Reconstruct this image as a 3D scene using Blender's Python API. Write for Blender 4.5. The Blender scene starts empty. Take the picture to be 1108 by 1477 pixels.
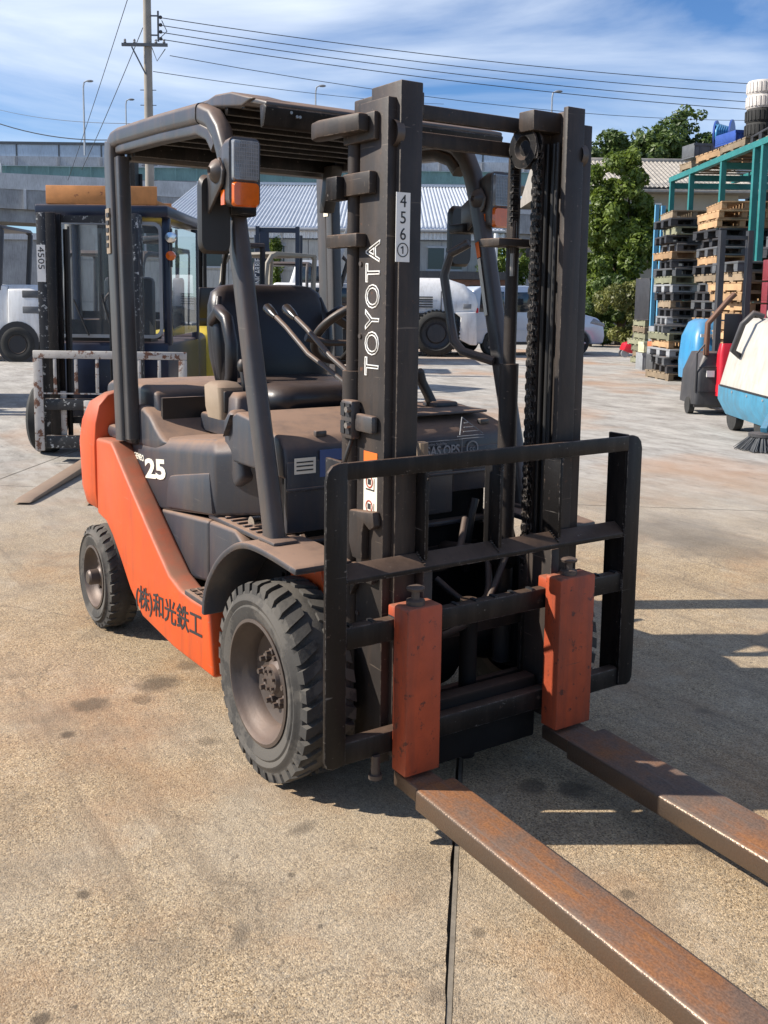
import bpy, bmesh, math, random
from mathutils import Vector, Matrix
random.seed(7)
S = bpy.context.scene
COL = S.collection
R_ = math.radians
# ------------------------------------------------------------------ camera
CAM = (2.5675, -1.8250, 1.4590); YAW, PIT, ROL = 2.555802, 0.125219, 0.013320
FPX, CY0, IW, IH = 1414.35, 606.61, 1108.0, 1477.0
def cam_axes():
    f = Vector((math.cos(YAW)*math.cos(PIT), math.sin(YAW)*math.cos(PIT), -math.sin(PIT)))
    r = Vector((math.sin(YAW), -math.cos(YAW), 0)); u = r.cross(f)
    return math.cos(ROL)*r+math.sin(ROL)*u, -math.sin(ROL)*r+math.cos(ROL)*u, f
CR, CU, CF = cam_axes()
cd = bpy.data.cameras.new('camera'); cam = bpy.data.objects.new('camera', cd); COL.objects.link(cam)
m = Matrix((CR, CU, -CF)).transposed().to_4x4(); m.translation = CAM; cam.matrix_world = m
cd.sensor_fit = 'HORIZONTAL'; cd.sensor_width = 36; cd.lens = FPX/IW*36
cd.shift_y = (CY0-IH/2)/IW; cd.clip_start = .05; cd.clip_end = 3000
S.camera = cam
S.render.resolution_x, S.render.resolution_y = 768, 1024
# ------------------------------------------------------------------ light
SUN_AZ, SUN_EL = R_(58), R_(37)          # direction the light travels / height of the sun
to_sun = Vector((-math.cos(SUN_AZ)*math.cos(SUN_EL), -math.sin(SUN_AZ)*math.cos(SUN_EL), math.sin(SUN_EL)))
sl = bpy.data.lights.new('sun', 'SUN'); sl.energy = 5.0; sl.angle = R_(.5); sl.color = (1, .93, .83)
so = bpy.data.objects.new('sun', sl); COL.objects.link(so)
so.rotation_euler = (-to_sun).to_track_quat('-Z', 'Y').to_euler()
so.location = to_sun*60
wd = bpy.data.worlds.new('World'); S.world = wd; wd.use_nodes = True
nt = wd.node_tree; nt.nodes.clear()
def N(t, kind, **kw):
    n = t.nodes.new(kind)
    for k, v in kw.items():
        if k == 'inp':
            for a, b in v.items(): n.inputs[a].default_value = b
        else: setattr(n, k, v)
    return n
out = N(nt, 'ShaderNodeOutputWorld'); bg = N(nt, 'ShaderNodeBackground'); bg.inputs[1].default_value = .058
sky = N(nt, 'ShaderNodeTexSky', sky_type='NISHITA', sun_disc=False)
sky.sun_elevation = SUN_EL; sky.sun_rotation = math.atan2(to_sun.x, to_sun.y); sky.air_density = 1.0; sky.dust_density = .15; sky.ozone_density = 3.0
tc = N(nt, 'ShaderNodeTexCoord'); mp = N(nt, 'ShaderNodeMapping'); mp.inputs['Scale'].default_value = (2.2, 2.2, 9.0); mp.inputs['Rotation'].default_value = (.28, .1, .5)
nz = N(nt, 'ShaderNodeTexNoise', inp={'Scale': .95, 'Detail': 9, 'Roughness': .52, 'Distortion': .5})
cr = N(nt, 'ShaderNodeValToRGB'); cr.color_ramp.elements[0].position = .43; cr.color_ramp.elements[1].position = .75
cr.color_ramp.elements[1].color = (.85, .85, .85, 1)
mx = N(nt, 'ShaderNodeMixRGB'); mx.inputs[2].default_value = (13.0, 14.0, 15.2, 1)
tn = N(nt, 'ShaderNodeMixRGB', blend_type='MULTIPLY'); tn.inputs[0].default_value = 1; tn.inputs[2].default_value = (.84, 1.18, 1.60, 1)
nt.links.new(tc.outputs['Generated'], mp.inputs[0]); nt.links.new(mp.outputs[0], nz.inputs[0]); nt.links.new(nz.outputs[0], cr.inputs[0])
nt.links.new(cr.outputs[0], mx.inputs[0]); nt.links.new(sky.outputs[0], tn.inputs[1]); nt.links.new(tn.outputs[0], mx.inputs[1]); nt.links.new(mx.outputs[0], bg.inputs[0]); nt.links.new(bg.outputs[0], out.inputs[0])
S.view_settings.view_transform = 'Standard'; S.view_settings.look = 'None'; S.view_settings.gamma = 1; S.view_settings.exposure = .58
S.view_settings.use_curve_mapping = False
# ------------------------------------------------------------------ pixels to places (1108 x 1477 photograph)
def ray(px, py): return CF + CR*((px-IW/2)/FPX) - CU*((py-CY0)/FPX)
def on(px, py, ax, val):
    d = ray(px, py); t = (val-CAM[ax])/d[ax]; return Vector(CAM)+d*t
def gnd(px, py): return on(px, py, 2, 0)
def dep(px, py, d): return Vector(CAM)+ray(px, py)*d          # at depth d along the view axis
FH = Vector((math.cos(YAW), math.sin(YAW), 0)); RH = Vector((math.sin(YAW), -math.cos(YAW), 0))
# ------------------------------------------------------------------ materials
MAT = {}
def mat(name, base, rough=.55, metal=0., var=.18, vs=6., dust=0., dcol=(.25, .155, .105), bump=0., bs=80., spots=None, sscale=14., sth=.6, spec=.5, streak=0., coat=0., edge=None, ew=.005, grime=None, gk=.5, rnd=0., scr=0.):
    if name in MAT: return MAT[name]
    M = bpy.data.materials.new(name); M.use_nodes = True; t = M.node_tree; b = t.nodes['Principled BSDF']; L = t.links.new
    b.inputs['Roughness'].default_value = rough; b.inputs['Metallic'].default_value = metal; b.inputs['Specular IOR Level'].default_value = spec
    b.inputs['Coat Weight'].default_value = coat
    co = N(t, 'ShaderNodeTexCoord').outputs['Object']
    n1 = N(t, 'ShaderNodeTexNoise', inp={'Scale': vs, 'Detail': 6, 'Roughness': .6}); L(co, n1.inputs[0])
    mr = N(t, 'ShaderNodeMapRange', inp={1: .3, 2: .7, 3: 1-var, 4: 1+var}); L(n1.outputs[0], mr.inputs[0])
    mul = N(t, 'ShaderNodeVectorMath', operation='SCALE'); mul.inputs[0].default_value = base; L(mr.outputs[0], mul.inputs['Scale'])
    col = mul.outputs[0]
    def mixin(col, fac, c2):
        mm = N(t, 'ShaderNodeMixRGB'); L(fac, mm.inputs[0]); L(col, mm.inputs[1]); mm.inputs[2].default_value = (*c2, 1); return mm.outputs[0]
    if rnd:
        oi = N(t, 'ShaderNodeObjectInfo'); orr = N(t, 'ShaderNodeMapRange', inp={3: 1-rnd, 4: 1+rnd}); L(oi.outputs['Random'], orr.inputs[0])
        om = N(t, 'ShaderNodeVectorMath', operation='SCALE'); L(col, om.inputs[0]); L(orr.outputs[0], om.inputs['Scale']); col = om.outputs[0]
    if grime:
        gm = N(t, 'ShaderNodeMapping'); gm.inputs['Scale'].default_value = (9, 9, 1.3); L(co, gm.inputs[0])
        gn = N(t, 'ShaderNodeTexNoise', inp={'Scale': 1.6, 'Detail': 8, 'Roughness': .68}); L(gm.outputs[0], gn.inputs[0])
        gg = N(t, 'ShaderNodeMapRange', inp={1: .46, 2: .72, 3: 0, 4: gk}); L(gn.outputs[0], gg.inputs[0]); col = mixin(col, gg.outputs[0], grime)
    if scr:
        for sv, so_ in (((90, 4, 60), .3), ((5, 60, 110), 1.7)):
            sm_ = N(t, 'ShaderNodeMapping'); sm_.inputs['Scale'].default_value = sv; sm_.inputs['Rotation'].default_value = (so_, so_*.6, so_*1.3); L(co, sm_.inputs[0])
            sn_ = N(t, 'ShaderNodeTexNoise', inp={'Scale': 1.0, 'Detail': 3, 'Roughness': .5}); L(sm_.outputs[0], sn_.inputs[0])
            sg_ = N(t, 'ShaderNodeMapRange', inp={1: .70, 2: .74, 3: 0, 4: scr}); L(sn_.outputs[0], sg_.inputs[0]); col = mixin(col, sg_.outputs[0], edge or (.2, .18, .16))
    if edge:
        bv = N(t, 'ShaderNodeBevel', samples=4, inp={'Radius': ew}); ge = N(t, 'ShaderNodeNewGeometry'); dt = N(t, 'ShaderNodeVectorMath', operation='DOT_PRODUCT')
        L(bv.outputs[0], dt.inputs[0]); L(ge.outputs['Normal'], dt.inputs[1])
        e1 = N(t, 'ShaderNodeMapRange', inp={1: .995, 2: .90, 3: 0, 4: 1}); L(dt.outputs['Value'], e1.inputs[0])
        en = N(t, 'ShaderNodeTexNoise', inp={'Scale': 38, 'Detail': 6, 'Roughness': .75}); L(co, en.inputs[0])
        e2 = N(t, 'ShaderNodeMapRange', inp={1: .46, 2: .60, 3: 0, 4: .9}); L(en.outputs[0], e2.inputs[0])
        e3 = N(t, 'ShaderNodeMath', operation='MULTIPLY'); L(e1.outputs[0], e3.inputs[0]); L(e2.outputs[0], e3.inputs[1]); col = mixin(col, e3.outputs[0], edge)
    if spots:
        n2 = N(t, 'ShaderNodeTexNoise', inp={'Scale': sscale, 'Detail': 8, 'Roughness': .68}); L(co, n2.inputs[0])
        m2 = N(t, 'ShaderNodeMapRange', inp={1: sth, 2: sth+.05, 3: 0, 4: 1}); L(n2.outputs[0], m2.inputs[0])
        col = mixin(col, m2.outputs[0], spots)
    if dust:
        g = N(t, 'ShaderNodeNewGeometry'); sx = N(t, 'ShaderNodeSeparateXYZ'); L(g.outputs['Normal'], sx.inputs[0])
        a = N(t, 'ShaderNodeMapRange', inp={1: .15, 2: .9, 3: .025, 4: 1.0}); L(sx.outputs[2], a.inputs[0])
        n3 = N(t, 'ShaderNodeTexNoise', inp={'Scale': 11, 'Detail': 7, 'Roughness': .7}); L(co, n3.inputs[0])
        b3 = N(t, 'ShaderNodeMapRange', inp={1: .25, 2: .6, 3: .55, 4: 1.15}); L(n3.outputs[0], b3.inputs[0])
        q = N(t, 'ShaderNodeMath', operation='MULTIPLY'); L(a.outputs[0], q.inputs[0]); L(b3.outputs[0], q.inputs[1])
        q2 = N(t, 'ShaderNodeMath', operation='MULTIPLY', use_clamp=True); L(q.outputs[0], q2.inputs[0]); q2.inputs[1].default_value = dust
        col = mixin(col, q2.outputs[0], dcol)
        rr = N(t, 'ShaderNodeMapRange', inp={3: rough, 4: .9}); L(q2.outputs[0], rr.inputs[0]); L(rr.outputs[0], b.inputs['Roughness'])
    L(col, b.inputs['Base Color'])
    if bump:
        nb = N(t, 'ShaderNodeTexNoise', inp={'Scale': bs, 'Detail': 5, 'Roughness': .6}); L(co, nb.inputs[0])
        bp = N(t, 'ShaderNodeBump', inp={'Strength': bump, 'Distance': .01}); L(nb.outputs[0], bp.inputs['Height']); L(bp.outputs[0], b.inputs['Normal'])
    MAT[name] = M; return M
def glass(name, col, rough=.12, alpha=1., trans=.6):
    if name in MAT: return MAT[name]
    M = bpy.data.materials.new(name); M.use_nodes = True; b = M.node_tree.nodes['Principled BSDF']
    b.inputs['Base Color'].default_value = (*col, 1); b.inputs['Roughness'].default_value = rough; b.inputs['Transmission Weight'].default_value = trans
    b.inputs['IOR'].default_value = 1.45; b.inputs['Alpha'].default_value = alpha
    MAT[name] = M; return M
# ------------------------------------------------------------------ mesh helpers
class MB:
    def __init__(s): s.v = []; s.f = []
    def add(s, V, F):
        o = len(s.v); s.v += [Vector(p) for p in V]; s.f += [tuple(i+o for i in f) for f in F]; return s
    def box(s, x0, x1, y0, y1, z0, z1, M=None):
        V = [Vector((x, y, z)) for x in (x0, x1) for y in (y0, y1) for z in (z0, z1)]
        if M: V = [M @ v for v in V]
        return s.add(V, [(0,1,3,2),(4,6,7,5),(0,4,5,1),(2,3,7,6),(0,2,6,4),(1,5,7,3)])
    def bar(s, a, b, w, h, up=(0, 0, 1)):
        a, b = Vector(a), Vector(b); d = (b-a).normalized(); up = Vector(up)
        if abs(d.dot(up)) > .98: up = Vector((1, 0, 0))
        r = d.cross(up).normalized(); u = r.cross(d)
        V = [p+r*(i*w/2)+u*(j*h/2) for p in (a, b) for i in (-1, 1) for j in (-1, 1)]
        return s.add(V, [(0,1,3,2),(4,6,7,5),(0,4,5,1),(2,3,7,6),(0,2,6,4),(1,5,7,3)])
    def prism(s, poly, ax, a0, a1, poly2=None):
        # poly: 2d points in the other two axes (x:(y,z) y:(x,z) z:(x,y))
        def P(p, a): return {0: (a, p[0], p[1]), 1: (p[0], a, p[1]), 2: (p[0], p[1], a)}[ax]
        n = len(poly); V = [P(p, a0) for p in poly]+[P(p, a1) for p in (poly2 or poly)]
        F = [tuple(range(n))[::-1], tuple(range(n, 2*n))]+[(i, (i+1) % n, n+(i+1) % n, n+i) for i in range(n)]
        return s.add(V, F)
    def loft(s, rings, cap=True, close=True):
        n = len(rings[0]); o = []
        for r in rings: o += list(r)
        F = []
        for k in range(len(rings)-1):
            for i in range(n if close else n-1):
                j = (i+1) % n; F.append((k*n+i, k*n+j, (k+1)*n+j, (k+1)*n+i))
        if cap: F += [tuple(range(n))[::-1], tuple(range((len(rings)-1)*n, len(rings)*n))]
        return s.add(o, F)
    def sweep(s, path, sec, up=(0, 1, 0), scale=None):
        # sec: 2d points (side, up) ; up is kept as the second axis
        path = [Vector(p) for p in path]; rings = []; up = Vector(up)
        for i, p in enumerate(path):
            d = (path[min(i+1, len(path)-1)]-path[max(i-1, 0)]).normalized()
            u = (up-d*up.dot(d))
            if u.length < .05: u = Vector((0, 0, 1))-d*d.z
            if u.length < .05: u = Vector((1, 0, 0))-d*d.x
            u.normalize(); r = d.cross(u); k = scale[i] if scale else 1
            rings.append([p+r*(a*k)+u*(b*k) for a, b in sec])
        return s.loft(rings)
    def tube(s, path, r, n=8, scale=None):
        return s.sweep(path, [(r*math.cos(2*math.pi*i/n), r*math.sin(2*math.pi*i/n)) for i in range(n)], up=(.31, .83, .47), scale=scale)
    def lathe(s, prof, c, ax=1, n=24, sgn=1, cap=False):
        # prof: (radius, height along axis)
        c = Vector(c); rings = []
        for r, h in prof:
            ring = []
            for i in range(n):
                a = 2*math.pi*i/n; u, w = r*math.cos(a), r*math.sin(a)
                ring.append(c+Vector({0: (h*sgn, u, w), 1: (u, h*sgn, w), 2: (u, w, h*sgn)}[ax]))
            rings.append(ring)
        return s.loft(rings, cap=cap)
    def disc(s, c, r, ax=1, h=.01, n=16): return s.lathe([(r, -h/2), (r, h/2)], c, ax, n, cap=True)
    def ball(s, c, r, n=8, sc=(1, 1, 1)):
        c = Vector(c); rings = []
        for k in range(1, n):
            t = math.pi*k/n
            rings.append([c+Vector((r*sc[0]*math.sin(t)*math.cos(2*math.pi*i/(2*n)), r*sc[1]*math.sin(t)*math.sin(2*math.pi*i/(2*n)), r*sc[2]*math.cos(t))) for i in range(2*n)])
        return s.loft(rings)
    def build(s, name, M, parent=None, bevel=0., seg=2, smooth=35, ang=25):
        me = bpy.data.meshes.new(name); bm = bmesh.new()
        vs = [bm.verts.new(p) for p in s.v]
        for f in s.f:
            try: bm.faces.new([vs[i] for i in f])
            except ValueError: pass
        bmesh.ops.recalc_face_normals(bm, faces=bm.faces)
        if bevel:
            bm.normal_update()
            ed = [e for e in bm.edges if len(e.link_faces) == 2 and e.calc_face_angle(0) > R_(ang)]
            bmesh.ops.bevel(bm, geom=ed, offset=bevel, segments=seg, profile=.5, affect='EDGES', clamp_overlap=True)
        bm.to_mesh(me); bm.free()
        if smooth:
            me.polygons.foreach_set('use_smooth', [True]*len(me.polygons)); me.set_sharp_from_angle(angle=R_(smooth))
        o = bpy.data.objects.new(name, me); COL.objects.link(o)
        if M: me.materials.append(M)
        if parent: o.parent = parent
        return o
def thing(name, label, cat, group=None, loc=(0, 0, 0)):
    o = bpy.data.objects.new(name, None); COL.objects.link(o); o.empty_display_size = .1; o.location = loc
    o['label'] = label; o['category'] = cat
    if group: o['group'] = group
    return o
def tag(o, label, cat, group=None):
    o['label'] = label; o['category'] = cat
    if group: o['group'] = group
    return o
def dup(o, parent=None):
    q = o.copy(); COL.objects.link(q); q.parent = parent
    for ch in list(o.children): dup(ch, q)
    return q
def text(name, body, M, parent, org, xd, yd, size, ext=.0008, outline=0., align='LEFT', wid=1., bold=0., sp=1.):
    cu = bpy.data.curves.new(name, 'FONT'); cu.body = body; cu.size = size; cu.align_x = align; cu.space_character = sp
    cu.resolution_u = 3
    if outline: cu.fill_mode = 'NONE'; cu.bevel_depth = outline; cu.bevel_resolution = 0
    else: cu.extrude = ext; cu.offset = bold
    o = bpy.data.objects.new(name, cu); COL.objects.link(o)
    dg = bpy.context.evaluated_depsgraph_get(); me = bpy.data.meshes.new_from_object(o.evaluated_get(dg))
    bpy.data.objects.remove(o); xd, yd = Vector(xd).normalized(), Vector(yd).normalized(); zd = xd.cross(yd)
    mw = Matrix((xd*wid, yd, zd)).transposed().to_4x4(); mw.translation = org; me.transform(mw)
    me.name = name; me.materials.clear(); me.materials.append(M)
    q = bpy.data.objects.new(name, me); COL.objects.link(q)
    if parent: q.parent = parent
    return q
def cr(path, k=5):
    P = [Vector(p) for p in path]; o = []
    for i in range(len(P)-1):
        a, b, c_, d = P[max(i-1, 0)], P[i], P[i+1], P[min(i+2, len(P)-1)]
        for j in range(k):
            t = j/k; o.append(.5*((2*b)+(c_-a)*t+(2*a-5*b+4*c_-d)*t*t+(3*b-a-3*c_+d)*t*t*t))
    return o+[P[-1]]
def arc(c, r, a0, a1, n): return [(c[0]+r*math.cos(R_(a0+(a1-a0)*i/n)), c[1]+r*math.sin(R_(a0+(a1-a0)*i/n))) for i in range(n+1)]
def rrect(w, h, r, n=4):
    p = []
    for cx, cy, a in ((w/2-r, h/2-r, 0), (-w/2+r, h/2-r, 90), (-w/2+r, -h/2+r, 180), (w/2-r, -h/2+r, 270)): p += arc((cx, cy), r, a, a+90, n)
    return p
# ------------------------------------------------------------------ truck materials
m_orange = mat('orange_paint', (.60, .076, .010), .36, var=.10, dust=.85, dcol=(.27, .12, .07), spots=(.30, .07, .03), sscale=9, sth=.68, bump=.04, bs=25, edge=(.30, .20, .15), ew=.006, grime=(.20, .05, .022), gk=.55, scr=.45)
m_grey = mat('grey_moulding', (.030, .037, .049), .34, var=.12, dust=1.0, bump=.05, bs=200, edge=(.14, .13, .12), ew=.006, grime=(.10, .075, .058), gk=.55, scr=.35)
m_guard = mat('guard_paint', (.050, .049, .050), .33, var=.18, dust=.7, bump=.03, bs=60, edge=(.20, .16, .13), ew=.006, grime=(.13, .085, .06), gk=.5, scr=.3)
m_mast = mat('mast_paint', (.034, .030, .028), .48, var=.2, vs=9, dust=.7, spots=(.10, .05, .03), sscale=22, sth=.66, bump=.05, bs=70, spec=.25, edge=(.24, .19, .15), ew=.005, grime=(.085, .06, .045), gk=.6, scr=.4)
m_black = mat('black_paint', (.007, .007, .0075), .42, var=.25, dust=.34, spots=(.07, .05, .04), sscale=30, sth=.64, bump=.08, bs=60, spec=.24, edge=(.24, .22, .20), ew=.004, grime=(.05, .04, .033), gk=.5, scr=.5)
m_dark = mat('dark_undercarriage', (.009, .009, .009), .75, var=.3, dust=.3, spec=.15)
m_tyre = mat('tyre_rubber', (.036, .034, .031), .85, var=.3, vs=12, dust=.35, dcol=(.16, .14, .115), spots=(.080, .073, .063), sscale=5, sth=.47, bump=.12, bs=140)
m_rim = mat('rim_paint', (.085, .069, .060), .42, metal=.3, var=.25, dust=.35, bump=.06, bs=60)
m_shank = mat('fork_shank_paint', (.40, .066, .022), .55, var=.16, vs=11, dust=.6, dcol=(.26, .12, .07), spots=(.10, .03, .02), sscale=26, sth=.60, bump=.15, bs=60, edge=(.09, .045, .03), ew=.007, grime=(.13, .04, .026), gk=.8, scr=.7)
m_vinyl = mat('seat_vinyl', (.012, .013, .017), .33, var=.2, dust=.22, bump=.05, bs=150)
m_knob = mat('black_plastic', (.02, .02, .02), .4, var=.15, dust=.6)
m_tan = mat('dusty_tan_plastic', (.26, .20, .14), .7, var=.15, dust=.5)
m_steel = mat('bare_steel', (.30, .27, .24), .4, metal=.7, var=.2, bump=.05)
m_cream = mat('cream_decal', (.75, .70, .58), .6, var=.06)
m_white = mat('white_decal', (.78, .77, .73), .55, var=.06, dust=.12)
m_ink = mat('black_ink', (.02, .02, .022), .6, var=0)
m_inkred = mat('red_ink', (.35, .05, .03), .6, var=0)
m_odecal = mat('orange_decal', (.8, .16, .02), .5, var=.05)
m_bdecal = mat('blue_decal', (.05, .10, .26), .4, var=.1)
m_greyink = mat('grey_decal', (.30, .31, .33), .5, var=.1)
m_amber = mat('amber_lens', (.70, .13, .008), .12, var=.12, vs=40, coat=.5)
m_clear = mat('clear_lens', (.24, .25, .26), .1, var=.25, vs=30, coat=.6)
m_refl = mat('lamp_reflector', (.75, .75, .76), .18, metal=1., var=.03)
def rust_mat():
    M = mat('rusted_steel', (.16, .10, .07), .6, metal=.25, var=.25, vs=5)
    t = M.node_tree; b = t.nodes['Principled BSDF']; L = t.links.new; src = b.inputs['Base Color'].links[0].from_socket
    co = N(t, 'ShaderNodeTexCoord').outputs['Object']; g = N(t, 'ShaderNodeNewGeometry'); sx = N(t, 'ShaderNodeSeparateXYZ'); L(g.outputs['Normal'], sx.inputs[0])
    n = N(t, 'ShaderNodeTexNoise', inp={'Scale': 5, 'Detail': 9, 'Roughness': .72}); L(co, n.inputs[0])
    r = N(t, 'ShaderNodeValToRGB'); e = r.color_ramp.elements; e[0].position = .30; e[0].color = (.13, .10, .08, 1); e[1].position = .74; e[1].color = (.42, .17, .045, 1)
    k = r.color_ramp.elements.new(.45); k.color = (.22, .13, .085, 1); k = r.color_ramp.elements.new(.56); k.color = (.30, .13, .055, 1)
    L(n.outputs[0], r.inputs[0]); n2 = N(t, 'ShaderNodeTexNoise', inp={'Scale': 170, 'Detail': 3}); L(co, n2.inputs[0])
    mr = N(t, 'ShaderNodeMapRange', inp={1: .3, 2: .7, 3: .58, 4: .98}); L(n2.outputs[0], mr.inputs[0])
    sc = N(t, 'ShaderNodeVectorMath', operation='SCALE'); L(r.outputs[0], sc.inputs[0]); L(mr.outputs[0], sc.inputs['Scale'])
    sm_ = N(t, 'ShaderNodeMapping'); sm_.inputs['Scale'].default_value = (1.2, 55, 55); L(co, sm_.inputs[0])
    n4 = N(t, 'ShaderNodeTexNoise', inp={'Scale': 1.4, 'Detail': 6, 'Roughness': .65}); L(sm_.outputs[0], n4.inputs[0])
    m4 = N(t, 'ShaderNodeMapRange', inp={1: .52, 2: .68, 3: 0, 4: .75}); L(n4.outputs[0], m4.inputs[0])
    x4 = N(t, 'ShaderNodeMixRGB'); L(m4.outputs[0], x4.inputs[0]); L(sc.outputs[0], x4.inputs[1]); x4.inputs[2].default_value = (.17, .13, .105, 1); sc = x4
    a = N(t, 'ShaderNodeMapRange', inp={1: .75, 2: .97, 3: .18, 4: 1.0}); L(sx.outputs[2], a.inputs[0])
    mm = N(t, 'ShaderNodeMixRGB'); L(a.outputs[0], mm.inputs[0]); mm.inputs[1].default_value = (.17, .13, .10, 1); L(sc.outputs[0], mm.inputs[2]); L(mm.outputs[0], b.inputs['Base Color'])
    # the worn edges are bare polished steel, the flat top is rusty and dull
    ra = N(t, 'ShaderNodeMapRange', inp={1: .6, 2: .97, 3: .36, 4: .8}); L(sx.outputs[2], ra.inputs[0]); L(ra.outputs[0], b.inputs['Roughness'])
    ma = N(t, 'ShaderNodeMapRange', inp={1: .6, 2: .97, 3: .75, 4: .1}); L(sx.outputs[2], ma.inputs[0]); L(ma.outputs[0], b.inputs['Metallic'])
    bp = N(t, 'ShaderNodeBump', inp={'Strength': .35, 'Distance': .004}); L(n2.outputs[0], bp.inputs['Height']); L(bp.outputs[0], b.inputs['Normal'])
    return M
m_rust = rust_mat()
# ------------------------------------------------------------------ the forklift
T = thing('forklift', 'orange and dark grey diesel forklift with lowered mast and long rusty forks', 'forklift')
def wheel(cx, side, rad, wid, rimr, yo, nl, nut, rear=False, lug=.022):
    """side -1: right hand of the truck. yo: outer face (absolute y)"""
    c = (cx, side*yo, rad); sg = -side            # heights run inwards
    ri = rimr
    rim = MB().lathe([(ri+.012, .012), (ri+.014, .004), (ri+.004, .002), (ri-.004, .014), (ri-.010, .03), (ri-.030, .045), (ri-.038, .075 if not rear else .05), (ri-.075, .088 if not rear else .055), (.03, .09 if not rear else .05), (.001, .09 if not rear else .05)], c, 1, 48, sg)
    rim.lathe([(ri-.02, .06), (ri-.02, wid-.01), (ri+.012, wid-.012)], c, 1, 40, sg)
    w = rim.build('rear_wheel' if rear else 'front_wheel', m_rim, T, smooth=40)
    rc = rad-lug
    ty = MB().lathe([(ri+.004, .020), (ri+.012, .010), (ri+.03, .004), (ri+.05, .0), (ri+.056, .004), (ri+.062, .001), ((ri+rc)/2+.02, -.002), (rc-.022, .003), (rc-.018, .007), (rc-.006, .012), (rc, .022), (rc+.010, wid*.36), (rc+.014, wid*.5), (rc+.010, wid*.64), (rc, wid-.022), (rc-.012, wid-.008), (ri+.05, wid), (ri+.004, wid-.02)], c, 1, 64, sg)
    for row in (0, 1):
        for i in range(nl):
            a0 = 2*math.pi*(i+.5*row)/nl; da = 2*math.pi/nl*.66
            def pt(a, r, h): return Vector((cx+r*math.cos(a), side*yo+sg*h, rad+r*math.sin(a)))
            h0, h1 = (.008, wid*.40) if row == 0 else (wid-.008, wid*.60)
            sk = .10; V = []
            for (h, s_, wk, rt) in ((h0, 0, 1.0, rad-.004), ((h0*2+h1)/3, sk*.25, .95, rad), (h1, sk, .75, rad-.001)):
                for rr in (rc-.022 if h == h0 else rc-.004, rt):
                    hh = h + (0 if rr < rad-.01 else (.006 if row == 0 else -.006)*(1 if h == h0 else 0))
                    V += [pt(a0+s_-da/2*wk, rr, hh), pt(a0+s_+da/2*wk, rr, hh)]
            ty.add(V, [(0,1,3,2),(2,3,7,6),(6,7,11,10),(0,2,6,4),(4,6,10,8),(1,5,7,3),(5,9,11,7),(8,10,11,9)])
    ty.build('tyre', m_tyre, w, smooth=32)
    if not rear:
        hb = MB().lathe([(.060, .088), (.058, .070), (.045, .062), (.040, .050), (.001, .048)], c, 1, 24, sg).build('hub', m_rim, w, smooth=30)
        for k in range(nut):
            a = 2*math.pi*k/nut
            p = (cx+.078*math.cos(a), side*yo+sg*.072, rad+.078*math.sin(a))
            MB().lathe([(.0145, .02), (.0145, -.008), (.009, -.010), (.0085, -.024), (.0005, -.024)], p, 1, 6, sg).build('wheel_nut', m_rim, w, smooth=20)
        for k in range(6):
            a = 2*math.pi*(k+.3)/6; p = (cx+.030*math.cos(a), side*yo+sg*.046, rad+.030*math.sin(a))
            MB().disc(p, .006, 1, .012, 8).build('hub_bolt', m_rim, w)
    else:
        MB().lathe([(.055, .052), (.045, .035), (.034, .025), (.033, -.012), (.026, -.02), (.001, -.021)], c, 1, 20, sg).build('hub_cap', m_rim, w, smooth=35)
        for k in range(nut):
            a = 2*math.pi*k/nut; p = (cx+.066*math.cos(a), side*yo+sg*.048, rad+.066*math.sin(a))
            MB().lathe([(.010, .012), (.010, -.010), (.0005, -.012)], p, 1, 6, sg).build('wheel_nut', m_rim, w, smooth=20)
    return w
for sd in (-1, 1):
    wheel(0, sd, .301, .19, .178, .575, 34, 10)
    wheel(-1.612, sd, .226, .15, .126, .575, 30, 6, True, .011)
# chassis core and axle
MB().box(-1.75, -.12, -.40, .40, .17, .60).build('chassis', m_dark, T, bevel=.02)
MB().lathe([(.07, -.40), (.09, -.30), (.06, -.2), (.13, -.1), (.15, 0), (.13, .1), (.06, .2), (.09, .3), (.07, .40)], (0, 0, .30), 1, 20).build('front_axle', m_dark, T)
for y in (-.22, .22):
    MB().tube([(-.3, y, .55), (.2, y*1.1, .62)], .035, 12).tube([(-.3, y, .55), (.22, y*1.1, .625)], .02, 10).build('tilt_cylinder', m_dark, T)
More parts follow.
